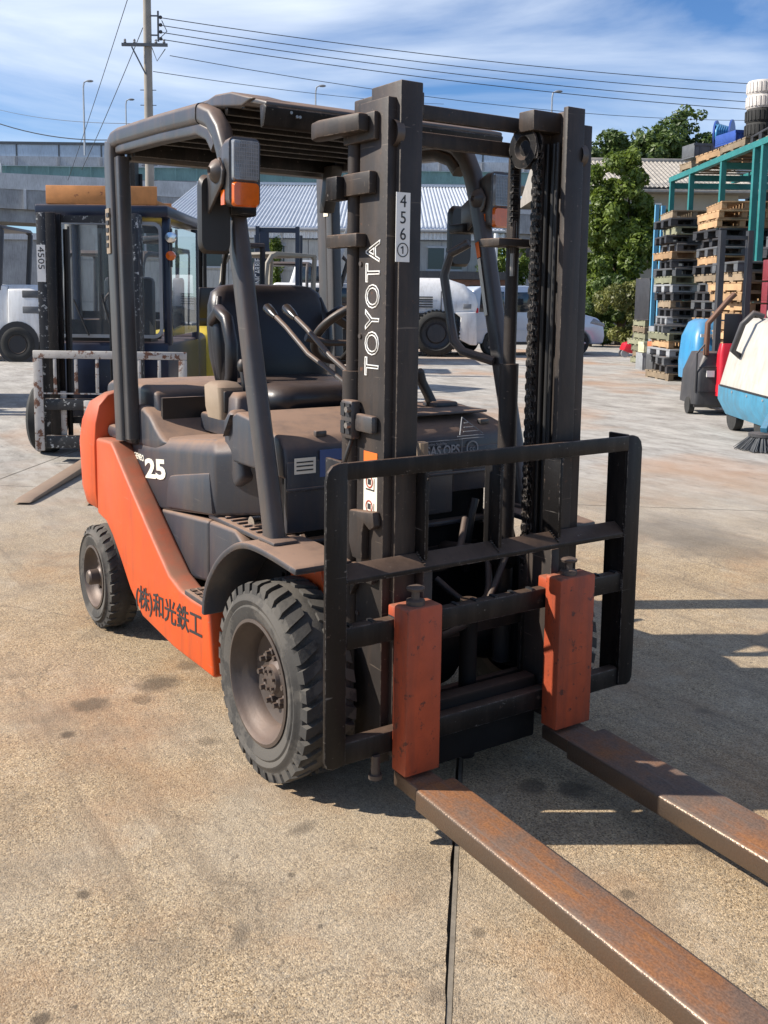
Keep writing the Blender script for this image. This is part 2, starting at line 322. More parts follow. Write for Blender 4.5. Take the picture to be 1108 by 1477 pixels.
# counterweight
def cwring(z, xr, hw, rc=.16):
    P = [(-1.606, -hw), ]
    P += [(xr+rc-rc*math.sin(R_(a)), -hw+rc-rc*math.cos(R_(a))) for a in range(0, 91, 15)]
    P += [(x, -y) for x, y in P[::-1]]
    return [(x, y, z) for x, y in P]
cw = MB().loft([cwring(.50, -1.84, .50), cwring(.53, -1.90, .545), cwring(.60, -1.935, .553), cwring(.80, -1.955, .555), cwring(.90, -1.93, .548), cwring(.98, -1.88, .53), cwring(1.025, -1.80, .49), cwring(1.04, -1.76, .44)])
cwo = cw.build('counterweight', m_orange, T, bevel=.006, ang=60, smooth=65)
MB().box(-1.89, -1.62, -.36, .36, .24, .498).build('counterweight_base', m_dark, T, bevel=.03)
MB().box(-1.80, -1.40, -.44, .44, .42, .475).build('rear_axle_beam', m_dark, T, bevel=.02)
for sd in (-1, 1):
    # orange side frame: its top is the dusty ledge beside the hood
    poly = [(-1.60, .842), (-1.40, .852), (-1.349, .835), (-1.149, .654), (-.963, .499), (-.83, .437), (-.686, .412), (-.413, .42), (-.367, .181), (-.727, .176), (-1.054, .20), (-1.19, .275), (-1.30, .37), (-1.40, .45), (-1.48, .495), (-1.60, .51)]
    pz = [on(a, b, 1, -.55) for a, b in ((163, 645), (180, 686), (202, 737), (224, 787), (243, 829), (258, 849), (276, 864), (299, 876))]
    c3 = [(p.x, p.z) for p in pz] if True else [(p.x, p.z) for p in cr([(x, 0, z) for x, z in poly[2:8]], 4)]
    sp = MB().prism(poly[:2]+c3+poly[8:], 1, sd*.55, sd*.462).build('side_panel', m_orange, T, bevel=.014, seg=3, smooth=40)
    if sd < 0:
        p0 = Vector((-1.125, -.5515, .236)); p1 = Vector((-.53, -.5515, .292)); xd = (p1-p0)
        tx = text('company_lettering', '(株)和光鉄工', m_ink, sp, p0, xd, (0, 0, 1), .098, .0006, wid=1.22, bold=.0012)
    MB().box(-1.30, -1.605, sd*.44, sd*.50, .845, .90).build('pillar_base_cap', m_grey, T, bevel=.02)
# hood
def hring(z, xr, xf, hw, ch=.16, xf2=None):
    P = [(xr+.05, -hw), (xf-.24, -hw), (xf, -hw+ch)]
    P = [(xr, -hw+.05)]+P
    P += [(x, -y) for x, y in P[::-1]]
    return [(x, y, z+.14*(max(x, -1.25)+1.05)) for x, y in P]
hood = MB().loft([hring(.622, -1.17, -.31, .462), hring(.78, -1.42, -.29, .470), hring(.845, -1.47, -.29, .470), hring(.882, -1.46, -.31, .455), hring(.897, -1.40, -.34, .43)]).build('engine_hood', m_grey, T, bevel=.022, seg=3, ang=18, smooth=50)
MB().prism([(-.985, .645), (-.965, .745), (-.94, .775), (-.90, .785), (-.57, .845), (-.545, .70)], 1, -.4735, -.45).build('hood_side_recess', m_grey, hood, bevel=.008)
text('model_number', '25', m_cream, hood, (-1.205, -.4712, .728), (1, 0, .12), (-.12, 0, 1), .104, .0006, wid=2.2, bold=.004)
text('model_name', 'GENEO', m_cream, hood, (-1.335, -.4712, .79), (1, 0, -.02), (-.12, 0, 1), .034, .0006, wid=1.0, bold=.0008)
MB().prism([(-1.485, .84), (-1.475, .93), (-1.42, .985), (-1.33, 1.008), (-1.24, 1.006), (-1.17, .985), (-1.11, .945), (-1.05, .915), (-.98, .89), (-1.1, .84)], 1, -.467, .467).build('hood_hump', m_grey, hood, bevel=.02, seg=3, smooth=55)
MB().prism([(-.62, -.40), (-.55, -.33), (-.52, -.29), (-.60, -.30), (-.68, -.33), (-.66, -.37)], 2, .955, .9575).build('hood_tear', m_ink, hood)
MB().prism([(-1.86, .93), (-1.84, 1.055), (-1.78, 1.075), (-1.30, 1.085), (-1.22, 1.07), (-1.18, .96)], 1, -.42, .42).build('rear_cover', m_grey, T, bevel=.02, seg=3)
MB().box(-1.10, -.44, -.28, .25, .92, .994).build('seat_plinth', m_grey, T, bevel=.012)
MB().box(-1.16, -1.14, -.42, .42, .93, 1.05).build('rear_cover_gap_shade', m_knob, T)  # black panel standing in for the shade in the gap by the rear cover
MB().disc((-.338, -.408, .705), .024, 1, .03, 16).build('marker_lamp', m_refl, T, smooth=30)
# lower side panels, floor plate, step
MB().prism([(-1.09, .62), (-.605, .668), (-.605, .44), (-.86, .40), (-.97, .46)], 1, -.462, -.42).build('lower_side_panel', m_grey, T, bevel=.016, seg=3)
MB().prism([(-.598, .668), (-.38, .68), (-.26, .62), (-.36, .52), (-.40, .44), (-.598, .44)], 1, -.464, -.42).build('lower_side_panel', m_grey, T, bevel=.014, seg=3)
MB().prism([(-1.09, .62), (-.605, .668), (-.605, .44), (-.86, .40), (-.97, .46)], 1, .462, .42).build('lower_side_panel', m_grey, T, bevel=.016, seg=3)
fl = MB().box(-.62, -.10, -.455, .455, .672, .69).build('floor_plate', m_grey, T, bevel=.006)
for k in range(8):
    MB().box(-.56+k*.048, -.545+k*.048, -.44, -.27, .69, .698).build('floor_rib', m_grey, fl, bevel=.003)
stp = MB().box(-.62, -.41, -.548, -.44, .405, .425).build('step_tread', m_grey, T, bevel=.005)
for k in range(4):
    for j in range(3):
        MB().box(-.60+k*.042, -.575+k*.042, -.535+j*.028, -.518+j*.028, .424, .430).build('step_grip', m_knob, stp)
# fenders
for sd in (-1, 1):
    path = [(-.395, sd*.485, .40), (-.385, sd*.485, .46), (-.345, sd*.485, .535), (-.26, sd*.485, .62), (-.15, sd*.485, .685), (-.05, sd*.485, .712), (.08, sd*.485, .715), (.255, sd*.485, .705)]
    hw = .092
    MB().sweep(cr(path), [(-.011, -hw), (.011, -hw), (.011, hw), (-.011, hw)]).build('fender', m_grey, T, bevel=.008, smooth=40)
    MB().prism([(-.40, .20), (-.40, .45), (-.34, .53), (-.25, .60), (-.12, .66), (.05, .68), (.10, .55), (.05, .25)], 1, sd*.388, sd*.372).build('wheel_arch_liner', m_orange if sd < 0 else m_dark, T)
# cowl and front panel
MB().prism([(-.055, .955), (-.065, 1.0), (-.095, 1.025), (-.22, 1.055), (-.40, 1.075), (-.44, 1.06), (-.44, .90), (-.055, .90)], 1, -.445, .445).build('cowl', m_grey, T, bevel=.012, seg=3)
fp = MB().box(-.075, -.052, -.44, .20, .73, .955).box(-.075, -.052, .20, .42, .80, .955).box(-.076, -.056, .385, .44, .62, .80).build('front_panel', m_grey, T, bevel=.006)
MB().box(-.058, -.045, -.44, .43, .862, .872).build('panel_ledge', m_grey, fp, bevel=.003)
MB().box(-.16, -.13, -.40, .40, .45, .93).build('bulkhead', m_dark, T)
for a in [((-.10, .30, .50), (-.06, .27, .66), (-.08, .32, .76)), ((-.12, -.30, .52), (.02, -.33, .60), (.10, -.2, .50)), ((-.08, .1, .5), (.05, .05, .58), (.05, -.1, .45)), ((-.1, -.36, .70), (.0, -.39, .66), (.06, -.34, .55))]:
    q = [Vector(a[0]).lerp(a[1], t/4).lerp(Vector(a[1]).lerp(a[2], t/4), t/4) for t in range(5)]
    MB().tube(q, .016, 8).build('hydraulic_hose', m_knob, T)
MB().ball((.03, -.37, .64), .03, 6, (1, .7, 1.4)).build('hose_fitting', m_tan, T)
# decals on the front panel
def plate(name, x, y0, y1, z0, z1, M, par): return MB().box(x, x+.0015, y0, y1, z0, z1).build(name, M, par, smooth=0)
px_ = -.0515
text('control_system_lettering', 'SAS.OPS', m_greyink, fp, (px_, .083, .932), (0, 1, 0), (0, 0, 1), .046, .0005, bold=.0008, wid=.86)
text('small_print', 'Active Stability', m_greyink, fp, (px_, .085, .966), (0, 1, 0), (0, 0, 1), .014, .0005)
for (y0, y1, z0, z1) in ((.068, .235, .922, .924), (.068, .235, .980, .982), (.068, .07, .924, .980), (.233, .235, .924, .980)): plate('decal_border', px_, y0, y1, z0, z1, m_greyink, fp)
lo = MB().lathe([(.026, 0), (.026, .001), (.021, .001), (.021, 0)], (px_, .280, .947), 0, 28).build('round_emblem', m_greyink, fp)
text('round_emblem_letters', 'cc', m_greyink, fp, (px_, .267, .937), (0, 1, 0), (0, 0, 1), .03, .0005)
tri = MB()
for a, b in (((.205, .985), (.32, .985)), ((.215, .99), (.222, 1.05)), ((.222, 1.05), (.315, .99)), ((.23, 1.0), (.30, 1.0)), ((.232, 1.015), (.275, 1.015)), ((.232, 1.03), (.252, 1.03)), ((.21, .976), (.32, .976))):
    tri.bar((px_+.012, a[0], a[1]+.008), (px_+.012, b[0], b[1]+.008), .002, .004, (1, 0, 0))
tri.build('triangle_decal', m_bdecal if False else m_greyink, fp, smooth=0)
plate('blue_notice', px_, -.325, -.20, .90, .985, m_bdecal, fp)
plate('notice_inset', px_+.0012, -.265, -.215, .915, .95, m_ink, fp)
pl = plate('paper_label', px_, -.415, -.34, .915, .965, m_cream, fp)
for z in (.925, .938, .95): plate('label_print', px_+.0012, -.408, -.35, z, z+.004, m_ink, fp)
# ------------------------------------------------------------------ overhead guard
sec = rrect(.066, .056, .018, 3); secr = rrect(.070, .062, .02, 3)
roofz = 2.085
for sd in (-1, 1):
    y = sd*.495
    # the sweep's side axis lies in the xz plane, its second axis is y
    pth = [(-.02, y, .70), (-.06, y, .86), (-.16, y, 1.22), (-.255, y, 1.58), (-.325, y, 1.83), (-.355, y, 1.91), (-.395, y, 1.975), (-.45, y, 2.022), (-.53, y, 2.048)]
    fpl = MB().sweep(pth, sec).build('front_pillar', m_guard, T, smooth=50)
    MB().box(-.062, .048, y-.042, y+.042, .722, .738).build('pillar_foot', m_guard, fpl, bevel=.008)
    MB().sweep([(-.532, y, 2.048), (-.9, y, 2.064), (-1.33, y, 2.075), (-1.395, y, 2.07), (-1.43, y, 2.05)], secr).build('roof_rail', m_guard, T, smooth=50)
    rp = MB().sweep([(-1.428, y, 2.062), (-1.437, y, 2.02), (-1.437, y, 1.95), (-1.40, y, 1.4), (-1.365, y, .86)], rrect(.085, .065, .012, 3)).build('rear_pillar', m_guard, T, smooth=50)
    MB().sweep([(-1.372, y*.985, 2.0), (-1.337, y*.985, 1.4), (-1.302, y*.985, .87)], rrect(.055, .05, .008, 2)).build('pillar_inner_channel', m_guard, rp, smooth=50)
    MB().sweep([(-1.372, y*.985, 2.035), (-.9, y*.985, 2.022), (-.56, y*.985, 2.005), (-.47, y*.985, 1.975), (-.425, y*.985, 1.93)], rrect(.045, .05, .008, 2)).build('rail_inner_channel', m_guard, T, smooth=50)
    if sd < 0:
        v = MB().sweep([(-1.43, y-.035, 1.80), (-1.42, y-.035, 1.62)], rrect(.045, .008, .003, 2)).build('pillar_vent', m_tan, rp)
        for k in range(5): MB().box(-1.442+k*.002, -1.412+k*.002, y-.042, y-.038, 1.645+k*.03, 1.662+k*.03).build('vent_slot', m_ink, v)
    if sd > 0: MB().prism([(-1.30, 2.03), (-1.22, 2.03), (-1.30, 1.83), (-1.34, 1.83)], 1, sd*.46, sd*.40).build('guard_gusset', m_knob, T, bevel=.008)
rf = MB().prism([(-1.40, 2.095), (-1.0, 2.115), (-.55, 2.105), (-.30, 2.075), (-.15, 2.035), (-.15, 2.022), (-.30, 2.055), (-.55, 2.085), (-1.0, 2.095), (-1.40, 2.075)], 1, -.46, .46).build('roof', m_guard, T, bevel=.005, smooth=40)
for k in range(9):
    x = -1.32+k*.125; MB().box(x, x+.022, -.46, .46, 2.035 if k else 2.0, 2.075).build('roof_bar', m_black, rf, bevel=.004)
MB().box(-1.40, -1.345, -.46, .46, 1.985, 2.06).build('rear_roof_beam', m_guard, T, bevel=.01)
MB().prism([(-.16, 2.03), (-.145, 2.02), (-.165, 1.965), (-.185, 1.96), (-.19, 2.03)], 1, -.462, .462).build('roof_visor', m_black, rf, bevel=.005)
for y in (-.40, .40):
    MB().prism([(-.62, 2.095), (-.50, 2.108), (-.38, 2.098), (-.22, 2.055), (-.3, 2.04), (-.62, 2.08)], 1, y-.07, y+.07).build('roof_bulge', m_guard, rf, bevel=.02, seg=3, smooth=50)
for y in (-.375, -.355, -.345): MB().disc((-.153, y, 2.0+.01*(y<-.36)), .005, 0, .012, 8).build('visor_bolt', m_steel, rf)
# grab handle inside the left front pillar
MB().tube([(-.30, .44, 1.66), (-.36, .40, 1.62), (-.38, .39, 1.54), (-.33, .39, 1.36), (-.31, .39, 1.30), (-.27, .40, 1.265), (-.16, .455, 1.235)], .017, 10).build('grab_handle', m_guard, T)
plate_ = MB().prism([(-.275, 1.60), (-.26, 1.605), (-.21, 1.40), (-.225, 1.395)], 1, .4625, .4605).build('pillar_label', m_cream, T)
MB().prism([(-.29, 1.66), (-.272, 1.665), (-.258, 1.61), (-.276, 1.605)], 1, .4625, .4605).build('pillar_warning_label', m_odecal, T)
MB().prism([(-1.40, 1.92), (-1.36, 1.92), (-1.36, 1.82), (-1.40, 1.82)], 1, .4615, .459).build('inspection_sticker', m_cream, T)
# ------------------------------------------------------------------ headlamps and mirrors
for sd in (-1, 1):
    ym = -.552 if sd < 0 else .535; x0 = -.105 if sd < 0 else -.235
    def hr(x, w, h, r, zc=1.815): return [(x, ym+p, zc+q) for p, q in rrect(w, h, r, 4)]
    hl = MB().loft([hr(x0-.11, .05, .10, .02), hr(x0-.095, .08, .165, .025), hr(x0-.04, .098, .196, .022), hr(x0, .10, .20, .02), hr(x0+.002, .092, .192, .018)]).build('headlight', m_guard, T, smooth=45)
    MB().loft([hr(x0+.001, .088, .118, .008, 1.848), hr(x0+.012, .080, .110, .008, 1.848)]).build('clear_lens', m_clear, hl, smooth=40)
    MB().box(x0+.0005, x0+.004, ym-.042, ym+.042, 1.792, 1.905).build('lamp_reflector', m_refl, hl)
    g = MB()
    for k in range(11): g.box(x0+.011, x0+.0135, ym-.038+k*.0076, ym-.0368+k*.0076, 1.797, 1.90)
    for k in range(9): g.box(x0+.0112, x0+.0137, ym-.038, ym+.038, 1.802+k*.0115, 1.8035+k*.0115)
    g.build('lens_ribs', m_greyink, hl, smooth=0)
    MB().loft([hr(x0+.001, .088, .072, .01, 1.752), hr(x0+.014, .080, .064, .012, 1.752)]).build('amber_lens', m_amber, hl, smooth=40)
    MB().box(x0+.0005, x0+.003, ym-.041, ym+.041, 1.72, 1.784).build('lamp_reflector', m_refl, hl)
    MB().box(x0-.055, x0-.03, ym-.0512, ym-.047, 1.722, 1.765).build('side_amber_lens', m_amber, hl)
    MB().prism([(x0-.05, 1.86), (x0-.02, 1.82), (x0-.03, 1.78), (x0-.13, 1.70), (x0-.16, 1.72), (x0-.16, 1.80)], 1, ym-.0515, ym-.062).build('lamp_bracket', m_guard, hl, bevel=.004)
    MB().lathe([(.036, 0), (.030, .010), (.012, .022), (.008, .012), (.001, .012)], (x0-.065, ym-.062, 1.82), 1, 20, -1).build('lamp_pivot', m_guard, hl, smooth=40)
    xm = x0 if sd < 0 else -.40
    mo = MB().loft([[(xm-.165+dx, sd*.585+p*.62, 1.70+q) for p, q in rrect(w, h, .03, 4)] for dx, w, h in ((0, .15, .22), (.02, .165, .235), (.035, .15, .215))]).build('mirror', m_knob, T, smooth=45)
    MB().tube([(x0-.14, sd*.52, 1.74), (xm-.15, sd*.58, 1.72)], .010, 8).build('mirror_arm', m_knob, mo)
    MB().box(x0-.21, x0-.12, sd*.452, sd*.54, 1.70, 1.735).build('lamp_clamp', m_black, hl, bevel=.008)
# ------------------------------------------------------------------ seat and controls
def pad(rings): return MB().loft(rings)
def sring(cx, cy, z, w, d, r=.05): return [(cx+q, cy+p, z) for p, q in rrect(w, d, min(r, d/2-.003), 4)]
sy = -.035
seat = pad([sring(-.72, sy, 1.03, .44, .44), sring(-.70, sy, 1.05, .49, .50, .08), sring(-.69, sy, 1.10, .50, .53, .09), sring(-.69, sy, 1.135, .47, .50, .09), sring(-.69, sy, 1.15, .36, .38, .09)]).build('seat', m_vinyl, T, smooth=60)
MB().box(-.95, -.44, sy-.22, sy+.22, .995, 1.035).build('seat_rail_base', m_grey, seat, bevel=.01)
bk = []
for z, w, d, x in ((1.08, .40, .10, -.93), (1.13, .47, .13, -.94), (1.22, .50, .14, -.955), (1.33, .51, .13, -.97), (1.42, .50, .11, -.985), (1.47, .47, .09, -.995), (1.495, .40, .06, -1.0), (1.503, .28, .03, -1.003)): bk.append(sring(x, sy, z, w, d, .045))
pad(bk).build('seat_backrest', m_vinyl, seat, smooth=60)
for sd in (-1, 1):
    MB().sweep([(-.93, sy+sd*.225, 1.14), (-.92, sy+sd*.235, 1.25), (-.94, sy+sd*.235, 1.36), (-.965, sy+sd*.22, 1.45)], rrect(.07, .05, .022, 4), up=(0, 1, 0), scale=[.6, 1, 1, .5]).build('backrest_bolster', m_vinyl, seat, smooth=60)
    MB().sweep([(-.95, sy+sd*.25, 1.36), (-.86, sy+sd*.265, 1.40), (-.78, sy+sd*.27, 1.37), (-.74, sy+sd*.27, 1.28), (-.74, sy+sd*.27, 1.17), (-.78, sy+sd*.26, 1.12)], rrect(.05, .045, .02, 4)).build('hip_restraint', m_vinyl, seat, smooth=60)
# console box, belt reel, parking lever at the right of the seat
cs = MB().loft([sring(-.68, -.36, 1.02, .09, .13, .02), sring(-.68, -.36, 1.06, .10, .15, .02), sring(-.68, -.365, 1.135, .10, .16, .03), sring(-.68, -.365, 1.15, .07, .12, .03)]).build('belt_console', m_tan, T, smooth=50)
MB().box(-.612, -.596, -.40, -.325, 1.045, 1.125).build('console_cover', m_knob, cs, bevel=.012)
MB().loft([sring(-.57, -.34, 1.0, .10, .10, .02), sring(-.57, -.34, 1.10, .09, .10, .02), sring(-.57, -.34, 1.12, .06, .07, .02)]).build('arm_pedestal', m_grey, T, smooth=50)
MB().loft([[(x, -.405+q*.5, z) for q in (-.07, .07)]+[(x, -.405+q*.5, z-.0) for q in (.09, -.09)] for x, z in ((-.50, .98), (-.44, 1.06))]).build('trim_patch', m_grey, T)
MB().prism([(-.54, .92), (-.55, 1.03), (-.50, 1.075), (-.46, 1.06), (-.43, .97), (-.40, .84), (-.46, .80)], 1, -.43, -.36).build('side_fairing', m_grey, T, bevel=.02, seg=3)
MB().tube([(-.64, -.30, 1.08), (-.645, -.30, 1.15), (-.66, -.30, 1.19)], .011, 8).ball((-.662, -.30, 1.205), .022, 6, (1, .8, 1.3)).build('parking_brake_lever', m_knob, T, smooth=50)
# hydraulic levers
for k, (x, y) in enumerate(((-.44, -.30), (-.36, -.27), (-.30, -.30))):
    z = 1.405; b = Vector((.0+.05*k, y+.03, 1.20))
    lv = MB().tube([(x+.03, y, z-.01), Vector((x+.12, y, z-.05)), Vector((x+.25, y+.01, z-.13)), b, b+Vector((.04, 0, -.13))], .0085, 8).build('hydraulic_lever', m_guard, T, smooth=50)
    MB().sweep([(x+.045, y, z-.017), (x+.02, y, z-.006), (x-.02, y, z+.012), (x-.028, y, z+.016)], [(.017*math.cos(a*math.pi/5), .017*math.sin(a*math.pi/5)) for a in range(10)], scale=[.6, .9, 1.05, .7]).build('lever_knob', mat('gloss_black_plastic', (.012, .012, .013), .22, var=.1, dust=.12), lv, smooth=50)
# steering wheel
sc_ = Vector((-.38, .03, 1.335)); ax = Vector((-.62, 0, .78)).normalized(); e1 = Vector((0, 1, 0)); e2 = ax.cross(e1)
ring = [sc_+(e1*math.cos(t*math.pi/20)+e2*math.sin(t*math.pi/20))*.175 for t in range(41)]
sw = MB().tube(ring, .0155, 10).build('steering_wheel', m_knob, T, smooth=60)
for t in (90, 210, 330):
    a = e1*math.cos(R_(t))+e2*math.sin(R_(t)); MB().bar(sc_-ax*.02, sc_+a*.172, .03, .012, ax).build('wheel_spoke', m_knob, sw, bevel=.004)
MB().lathe([(.045, -.03), (.05, 0), (.03, .02), (.001, .022)], sc_, 2, 14).build('steering_boss', m_knob, sw, smooth=50)
cp = MB(); A = sc_-ax*.02; B = Vector((-.24, .03, 1.06))
cp.tube([A, A.lerp(B, .25), A.lerp(B, .6), B], .05, 12, scale=[.7, 1.15, 1.0, 1.3]).build('steering_column', m_tan, T, smooth=60)
MB().tube([(-.33, -.02, 1.30), (-.36, -.12, 1.30), (-.37, -.20, 1.32)], .012, 8, scale=[.8, 1, 1.2]).build('direction_lever', m_knob, T, smooth=50)
kt = MB().tube([(-.30, -.035, 1.215), (-.31, -.06, 1.215), (-.312, -.062, 1.20), (-.312, -.062, 1.14)], .0022, 6).build('ignition_key', m_steel, T)
MB().tube([(-.312, -.062, 1.14), (-.312, -.062, 1.085)], .0065, 8, scale=[.7, 1]).build('key_tag', m_tan, kt)
# auxiliary lever standing on the cowl
MB().sweep([(-.30, .29, 1.07), (-.31, .275, 1.11), (-.315, .25, 1.155), (-.31, .235, 1.195), (-.30, .232, 1.20)], rrect(.03, .035, .012, 3), scale=[1.1, 1, 1, .95, .5]).build('parking_lever', m_knob, T, smooth=50)
MB().box(-.34, -.25, .27, .37, 1.06, 1.085).build('lever_gate', m_grey, T, bevel=.008)
MB().box(-.28, -.12, -.1, .40, 1.058, 1.068).build('cowl_cover', m_grey, T, bevel=.004)
for y in (.05, .36, -.30): MB().box(-.105, -.085, y-.02, y+.02, 1.02, 1.04).build('cowl_latch', m_guard, T, bevel=.004)
# ------------------------------------------------------------------ mast
MT = 2.012
for sd in (-1, 1):
    e_ = .025 if sd > 0 else 0
    o = [(.222, .36+e_), (.36, .36+e_), (.36, .325), (.342, .325), (.342, .342+e_), (.24, .342+e_), (.24, .315), (.222, .315)]; o_old = [(.222, .36), (.36, .36), (.36, .325), (.342, .325), (.342, .342), (.24, .342), (.24, .315), (.222, .315)]
    ra = MB().prism([(x, sd*y) for x, y in o], 2, .14, MT-.03).build('outer_mast_rail', m_mast, T, bevel=.003)
    i = [(.235, .333), (.38, .333), (.38, .262), (.36, .262), (.36, .312), (.255, .312), (.255, .275), (.235, .275)]
    ri = MB().prism([(x, sd*y) for x, y in i], 2, .16, MT+.012).build('inner_mast_rail', m_mast, T, bevel=.003)
    # lift cylinder behind the rail
    cy = MB().tube([(.185 if sd < 0 else .135, -.352 if sd < 0 else .275, .25), (.185 if sd < 0 else .135, -.352 if sd < 0 else .275, 1.25)], .031, 14).build('lift_cylinder', m_mast, T, smooth=50)
    MB().tube([(.185 if sd < 0 else .135, -.352 if sd < 0 else .275, 1.24), (.185 if sd < 0 else .135, -.352 if sd < 0 else .275, 1.93)], .021, 12).build('cylinder_rod', m_mast, cy, smooth=50)
    MB().box(.16, .32, sd*.36, sd*.378, 1.875, 1.95).build('cylinder_head_bracket', m_mast, T, bevel=.006)
    MB().prism([(.30, sd*.3785), (.10, sd*.3785), (.06, sd*.39), (.05, sd*.41), (.07, sd*.43), (.12, sd*.44), (.30, sd*.415)], 2, 1.895, 1.945).build('cylinder_head', m_mast, T, bevel=.01)
    MB().box(.17, .31, sd*.361, sd*.385, 1.735, 1.795).build('hose_clamp', m_mast, T, bevel=.004)
    MB().box(.12, .18, sd*.37, sd*.41, 1.725, 1.79).build('clamp_block', m_black, T, bevel=.004)
    MB().box(.10, .262, sd*.361, sd*.395, 1.595, 1.632).build('cylinder_clamp', m_mast, T, bevel=.004)
    MB().lathe([(.036, -.012), (.036, .012), (.012, .014), (.012, .02), (.001, .02)], (.352, sd*.335, 1.89), 1, 24).build('mast_roller', m_rim, T, smooth=30)
    MB().box(.232, .30, sd*.315, sd*.20, 1.96, 2.02).build('top_brace_plate', m_mast, T, bevel=.004)
    # lower brackets
    MB().prism([(.22, .855), (.345, .87), (.352, .83), (.33, .815), (.30, .83), (.29, .80), (.29, .72), (.24, .72), (.22, .76)], 1, sd*.3605, sd*.385).build('rail_hook', m_mast, T, bevel=.005)
    MB().prism([(.22, .70), (.30, .70), (.34, .69), (.335, .66), (.26, .66), (.22, .60)], 1, sd*.3605, sd*.38).build('rail_stop', m_mast, T, bevel=.004)
    MB().box(.02, .222, sd*.30, sd*.36, .22, .42).build('mast_pivot_bracket', m_dark, T, bevel=.015)
    # carriage side plate running in the rails
    MB().box(.30, .415, sd*.225, sd*.258, .16, .70).build('carriage_side_plate', m_mast, T, bevel=.004)
    if sd < 0:
        text('maker_lettering', 'TOYOTA', m_white, ra, (.330, -.3612, 1.242), (0, 0, 1), (-1, 0, 0),   .098, outline=.0024, wid=.88, sp=1.06)
        hb = MB().box(.185, .245, -.395, -.362, 1.06, 1.17).build('hose_bracket', m_guard, T, bevel=.008)
        for z0 in (1.075, 1.125):
            for x0 in (.192, .22): MB().box(x0, x0+.02, -.398, -.393, z0, z0+.036).build('bracket_pocket', m_ink, hb)
        MB().box(.245, .335, -.385, -.362, 1.085, 1.135).build('bracket_arm', m_guard, hb, bevel=.008)
        for z in (1.10, 1.145): MB().disc((.235, -.40, z), .009, 1, .014, 6).build('bracket_bolt', m_steel, hb)
        st = MB().box(.262, .331, -.3615, -.3602, .845, 1.0).build('lift_warning_sticker', m_cream, ra, smooth=0)
        MB().box(.262, .331, -.3622, -.3612, .985, 1.03).build('sticker_heading', m_odecal, st, smooth=0)
        for z in (.875, .945):
            MB().lathe([(.018, 0), (.018, .001), (.014, .001), (.014, 0)], (.292, -.3617, z), 1, 20, -1).build('prohibition_ring', m_inkred, st, smooth=0)
            MB().box(.274, .318, -.3624, -.3616, z-.024, z-.020).box(.315, .318, -.3624, -.3616, z-.024, z+.012).box(.284, .30, -.3624, -.3616, z-.008, z+.008).build('sticker_pictogram', m_ink, st, smooth=0)
        nb = MB().box(.3805, .382, -.345, -.30, 1.553, 1.735).build('fleet_number_sticker', m_white, ri, smooth=0)
        for k, ch in enumerate('456①'):
            text('fleet_number', ch, m_ink, nb, (.3826, -.3225, 1.697-k*.043), (0, 1, 0), (0, 0, 1), .046, .0004, align='CENTER', wid=.95)
# cross members
for z0, z1, x0, x1 in ((1.965, 2.008, .19, .212), (1.90, 1.944, .13, .152), (.40, .50, .19, .215), (.15, .24, .19, .215)):
    MB().box(x0, x1, -.314, .314, z0, z1).build('mast_crossmember', m_mast, T, bevel=.004)
MB().box(.12, .235, .275, .318, 1.93, 2.01).build('crossmember_end', m_mast, T, bevel=.005)
MB().box(.12, .235, -.318, -.275, 1.93, 2.01).build('crossmember_end', m_mast, T, bevel=.005)
# hose pulley and lift chains
for sd in (-1, 1):
    pu = MB().lathe([(.062, -.016), (.062, -.009), (.048, -.005), (.048, .005), (.062, .009), (.062, .016), (.036, .016), (.024, .006), (.001, .006)], (.24, sd*.228, 1.915), 1, 28, -1).build('chain_pulley', m_black, T, smooth=35)
    ch = MB(); x = .292; z = 1.91; k = 0
    while z > .60:
        w = .017 if k % 2 else .012; h = .0105
        for yy in ((-.011, .011) if k % 2 else (-.006, .006)):
            V = [(x+a, sd*.228+yy-.0015, z+b) for a, b in rrect(.019+.005*(k % 2), .027, .009, 2)]; n = len(V)
            ch.add(V+[(p[0], p[1]+.003, p[2]) for p in V], [tuple(range(n))[::-1], tuple(range(n, 2*n))]+[(i, (i+1) % n, n+(i+1) % n, n+i) for i in range(n)])
        ch.lathe([(.0035, -.015), (.0035, .015)], (x, sd*.228, z-.009), 1, 6, cap=True)
        z -= .0185; k += 1
    ch.build('lift_chain', m_black, T, smooth=0)
    ch2 = MB(); z = 1.91; k = 0
    while z > 1.70:
        ch2.box(.182, .198, sd*.228-.012, sd*.228+.012, z-.012, z) ; ch2.box(.186, .194, sd*.228-.016, sd*.228+.016, z-.0185, z-.012); z -= .0185
    ch2.build('lift_chain', m_black, T, smooth=0)
    MB().tube([(.19, sd*.228, 1.70), (.19, sd*.228, 1.60)], .011, 10).build('chain_anchor', m_mast, T)
    MB().box(.12, .215, sd*.15, sd*.31, 1.62, 1.645).build('chain_anchor_bracket', m_mast, T, bevel=.004)
    MB().tube([(.19, sd*.228, 1.62), (.19, sd*.228, 1.53)], .008, 8).build('anchor_bolt', m_steel, T)
    MB().box(.27, .315, sd*.22, sd*.27, .52, .72).build('chain_end_block', m_mast, T, bevel=.006)
hs = [Vector((.27, .17, .66)), Vector((.30, .05, .48)), Vector((.32, -.12, .46)), Vector((.33, -.17, .55))]
MB().tube(hs, .011, 8).build('mast_hose', m_knob, T, smooth=60)
MB().tube([(.16, -.08, .72), (.16, -.085, 1.02)], .018, 10).build('hose_pipe', m_tan, T)
for x, y in ((.262, .296), (.285, .302), (.308, .296)): MB().tube([(x, y, .40), (x, y, 1.2), (x, y, 1.93)], .0085, 8).build('mast_hose', m_knob, T, smooth=60)
